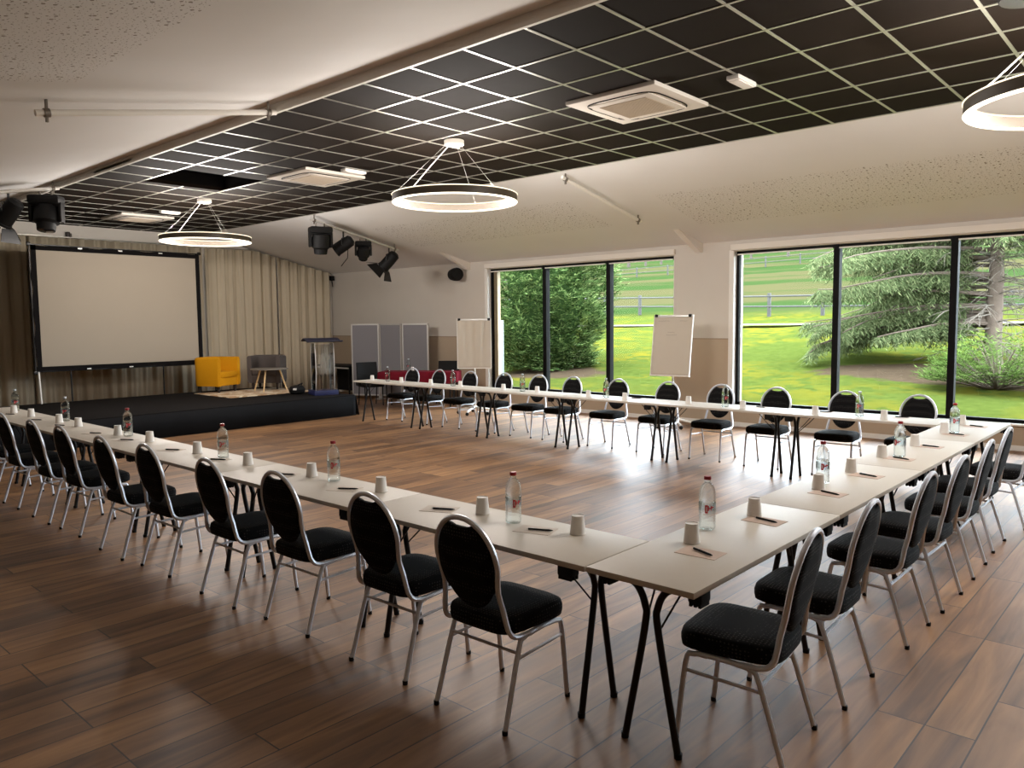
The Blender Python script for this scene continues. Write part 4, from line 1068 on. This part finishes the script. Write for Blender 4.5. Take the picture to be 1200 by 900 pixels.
def spot_can(label, x, y, z, pan, tilt, doors):
    t = thing('spotlight', label, 'stage light', (x, y, z), pan, 'black stage lights on the pipes')
    def B(): q = MB(); q.T = Matrix.Scale(1.3, 4); return q
    m = B().tube([(0, 0, 0), (0, 0, -.09)], .012, 6); m.tube([(-.11, 0, -.2), (-.11, 0, -.11), (0, 0, -.085), (.11, 0, -.11), (.11, 0, -.2)], .008, 6); m.build('yoke', 'black_steel', t)
    T = Matrix.Translation((0, 0, -.2)) @ Matrix.Rotation(tilt, 4, 'X')
    m = MB(); m.T = Matrix.Scale(1.3, 4) @ T; m.lathe([(.05, .16), (.085, .13), (.092, .0), (.092, -.12), (.098, -.125), (.098, -.15), (.085, -.15)], 18); m.build('can', 'black_plastic', t)
    m = MB(); m.T = Matrix.Scale(1.3, 4) @ T; m.lathe([(0, -.14), (.084, -.147), (0, -.151)], 18, caps=False); m.build('lens', 'lens_glass', t)
    if doors:
        for k in range(4):
            m = MB(); m.T = Matrix.Scale(1.3, 4) @ T @ Matrix.Rotation(PI/2*k, 4, 'Z') @ Matrix.Translation((0, .098, -.15)) @ Matrix.Rotation(.85, 4, 'X')
            w0, w1 = (.09, .15); m.prism([(-w0, 0), (w0, 0), (w1, -.15), (-w1, -.15)], 1, -.002, .002); m.build('barn_door', 'black_steel', t, smooth=False)
    else:
        m = MB(); m.T = Matrix.Scale(1.3, 4) @ T; m.tube([(.0, .09, .02), (.05, .2, -.05), (.02, .24, -.2)], .006, 5); m.build('safety_cable', 'black_steel', t)
def pz(y): return far_z(y)-.125
moving_head('black moving-head light hanging nearest the black ceiling edge', -12.6, 8.63, pz(8.63)+.0, 1.2, .15, 1.12)
spot_can('tilted black spotlight, second along the right lighting pipe', -12.6, 9.15, pz(9.15), math.radians(-48), -1.0, False)
moving_head('black moving-head light with bright lens, third along the pipe', -12.6, 9.62, pz(9.62), 1.0, .7, .84)
spot_can('black spotlight with open barn doors at the pipe end', -12.6, 10.27, pz(10.27), math.radians(-62), -.8, True)
moving_head('black moving-head light at upper left beside the near slope', -12.5, 3.95, near_z(3.95)-.125, .9, -.25, 1.12)
spot_can('black spotlight cut by the left edge of the photo', -12.5, 3.48, near_z(3.48)-.125, 2.2, .7, True)
t = thing('wall_loudspeaker', 'small black loudspeaker high on the wall by the window', 'loudspeaker', (-12.25, 11.86, 2.80))
MB().box((0, .08, .02), (.08, .12, .1), bev=.01).build('wall_bracket', 'black_steel', t)
R_ = Matrix.Rotation(math.radians(75), 3, 'Z') @ Matrix.Rotation(PI/2, 3, 'X')
MB().lathe([(.07, -.16), (.12, -.13), (.14, -.02), (.145, .08), (.13, .13), (.10, .14)], 22, (0, -.06, 0), R=R_).build('cabinet', 'black_plastic', t)
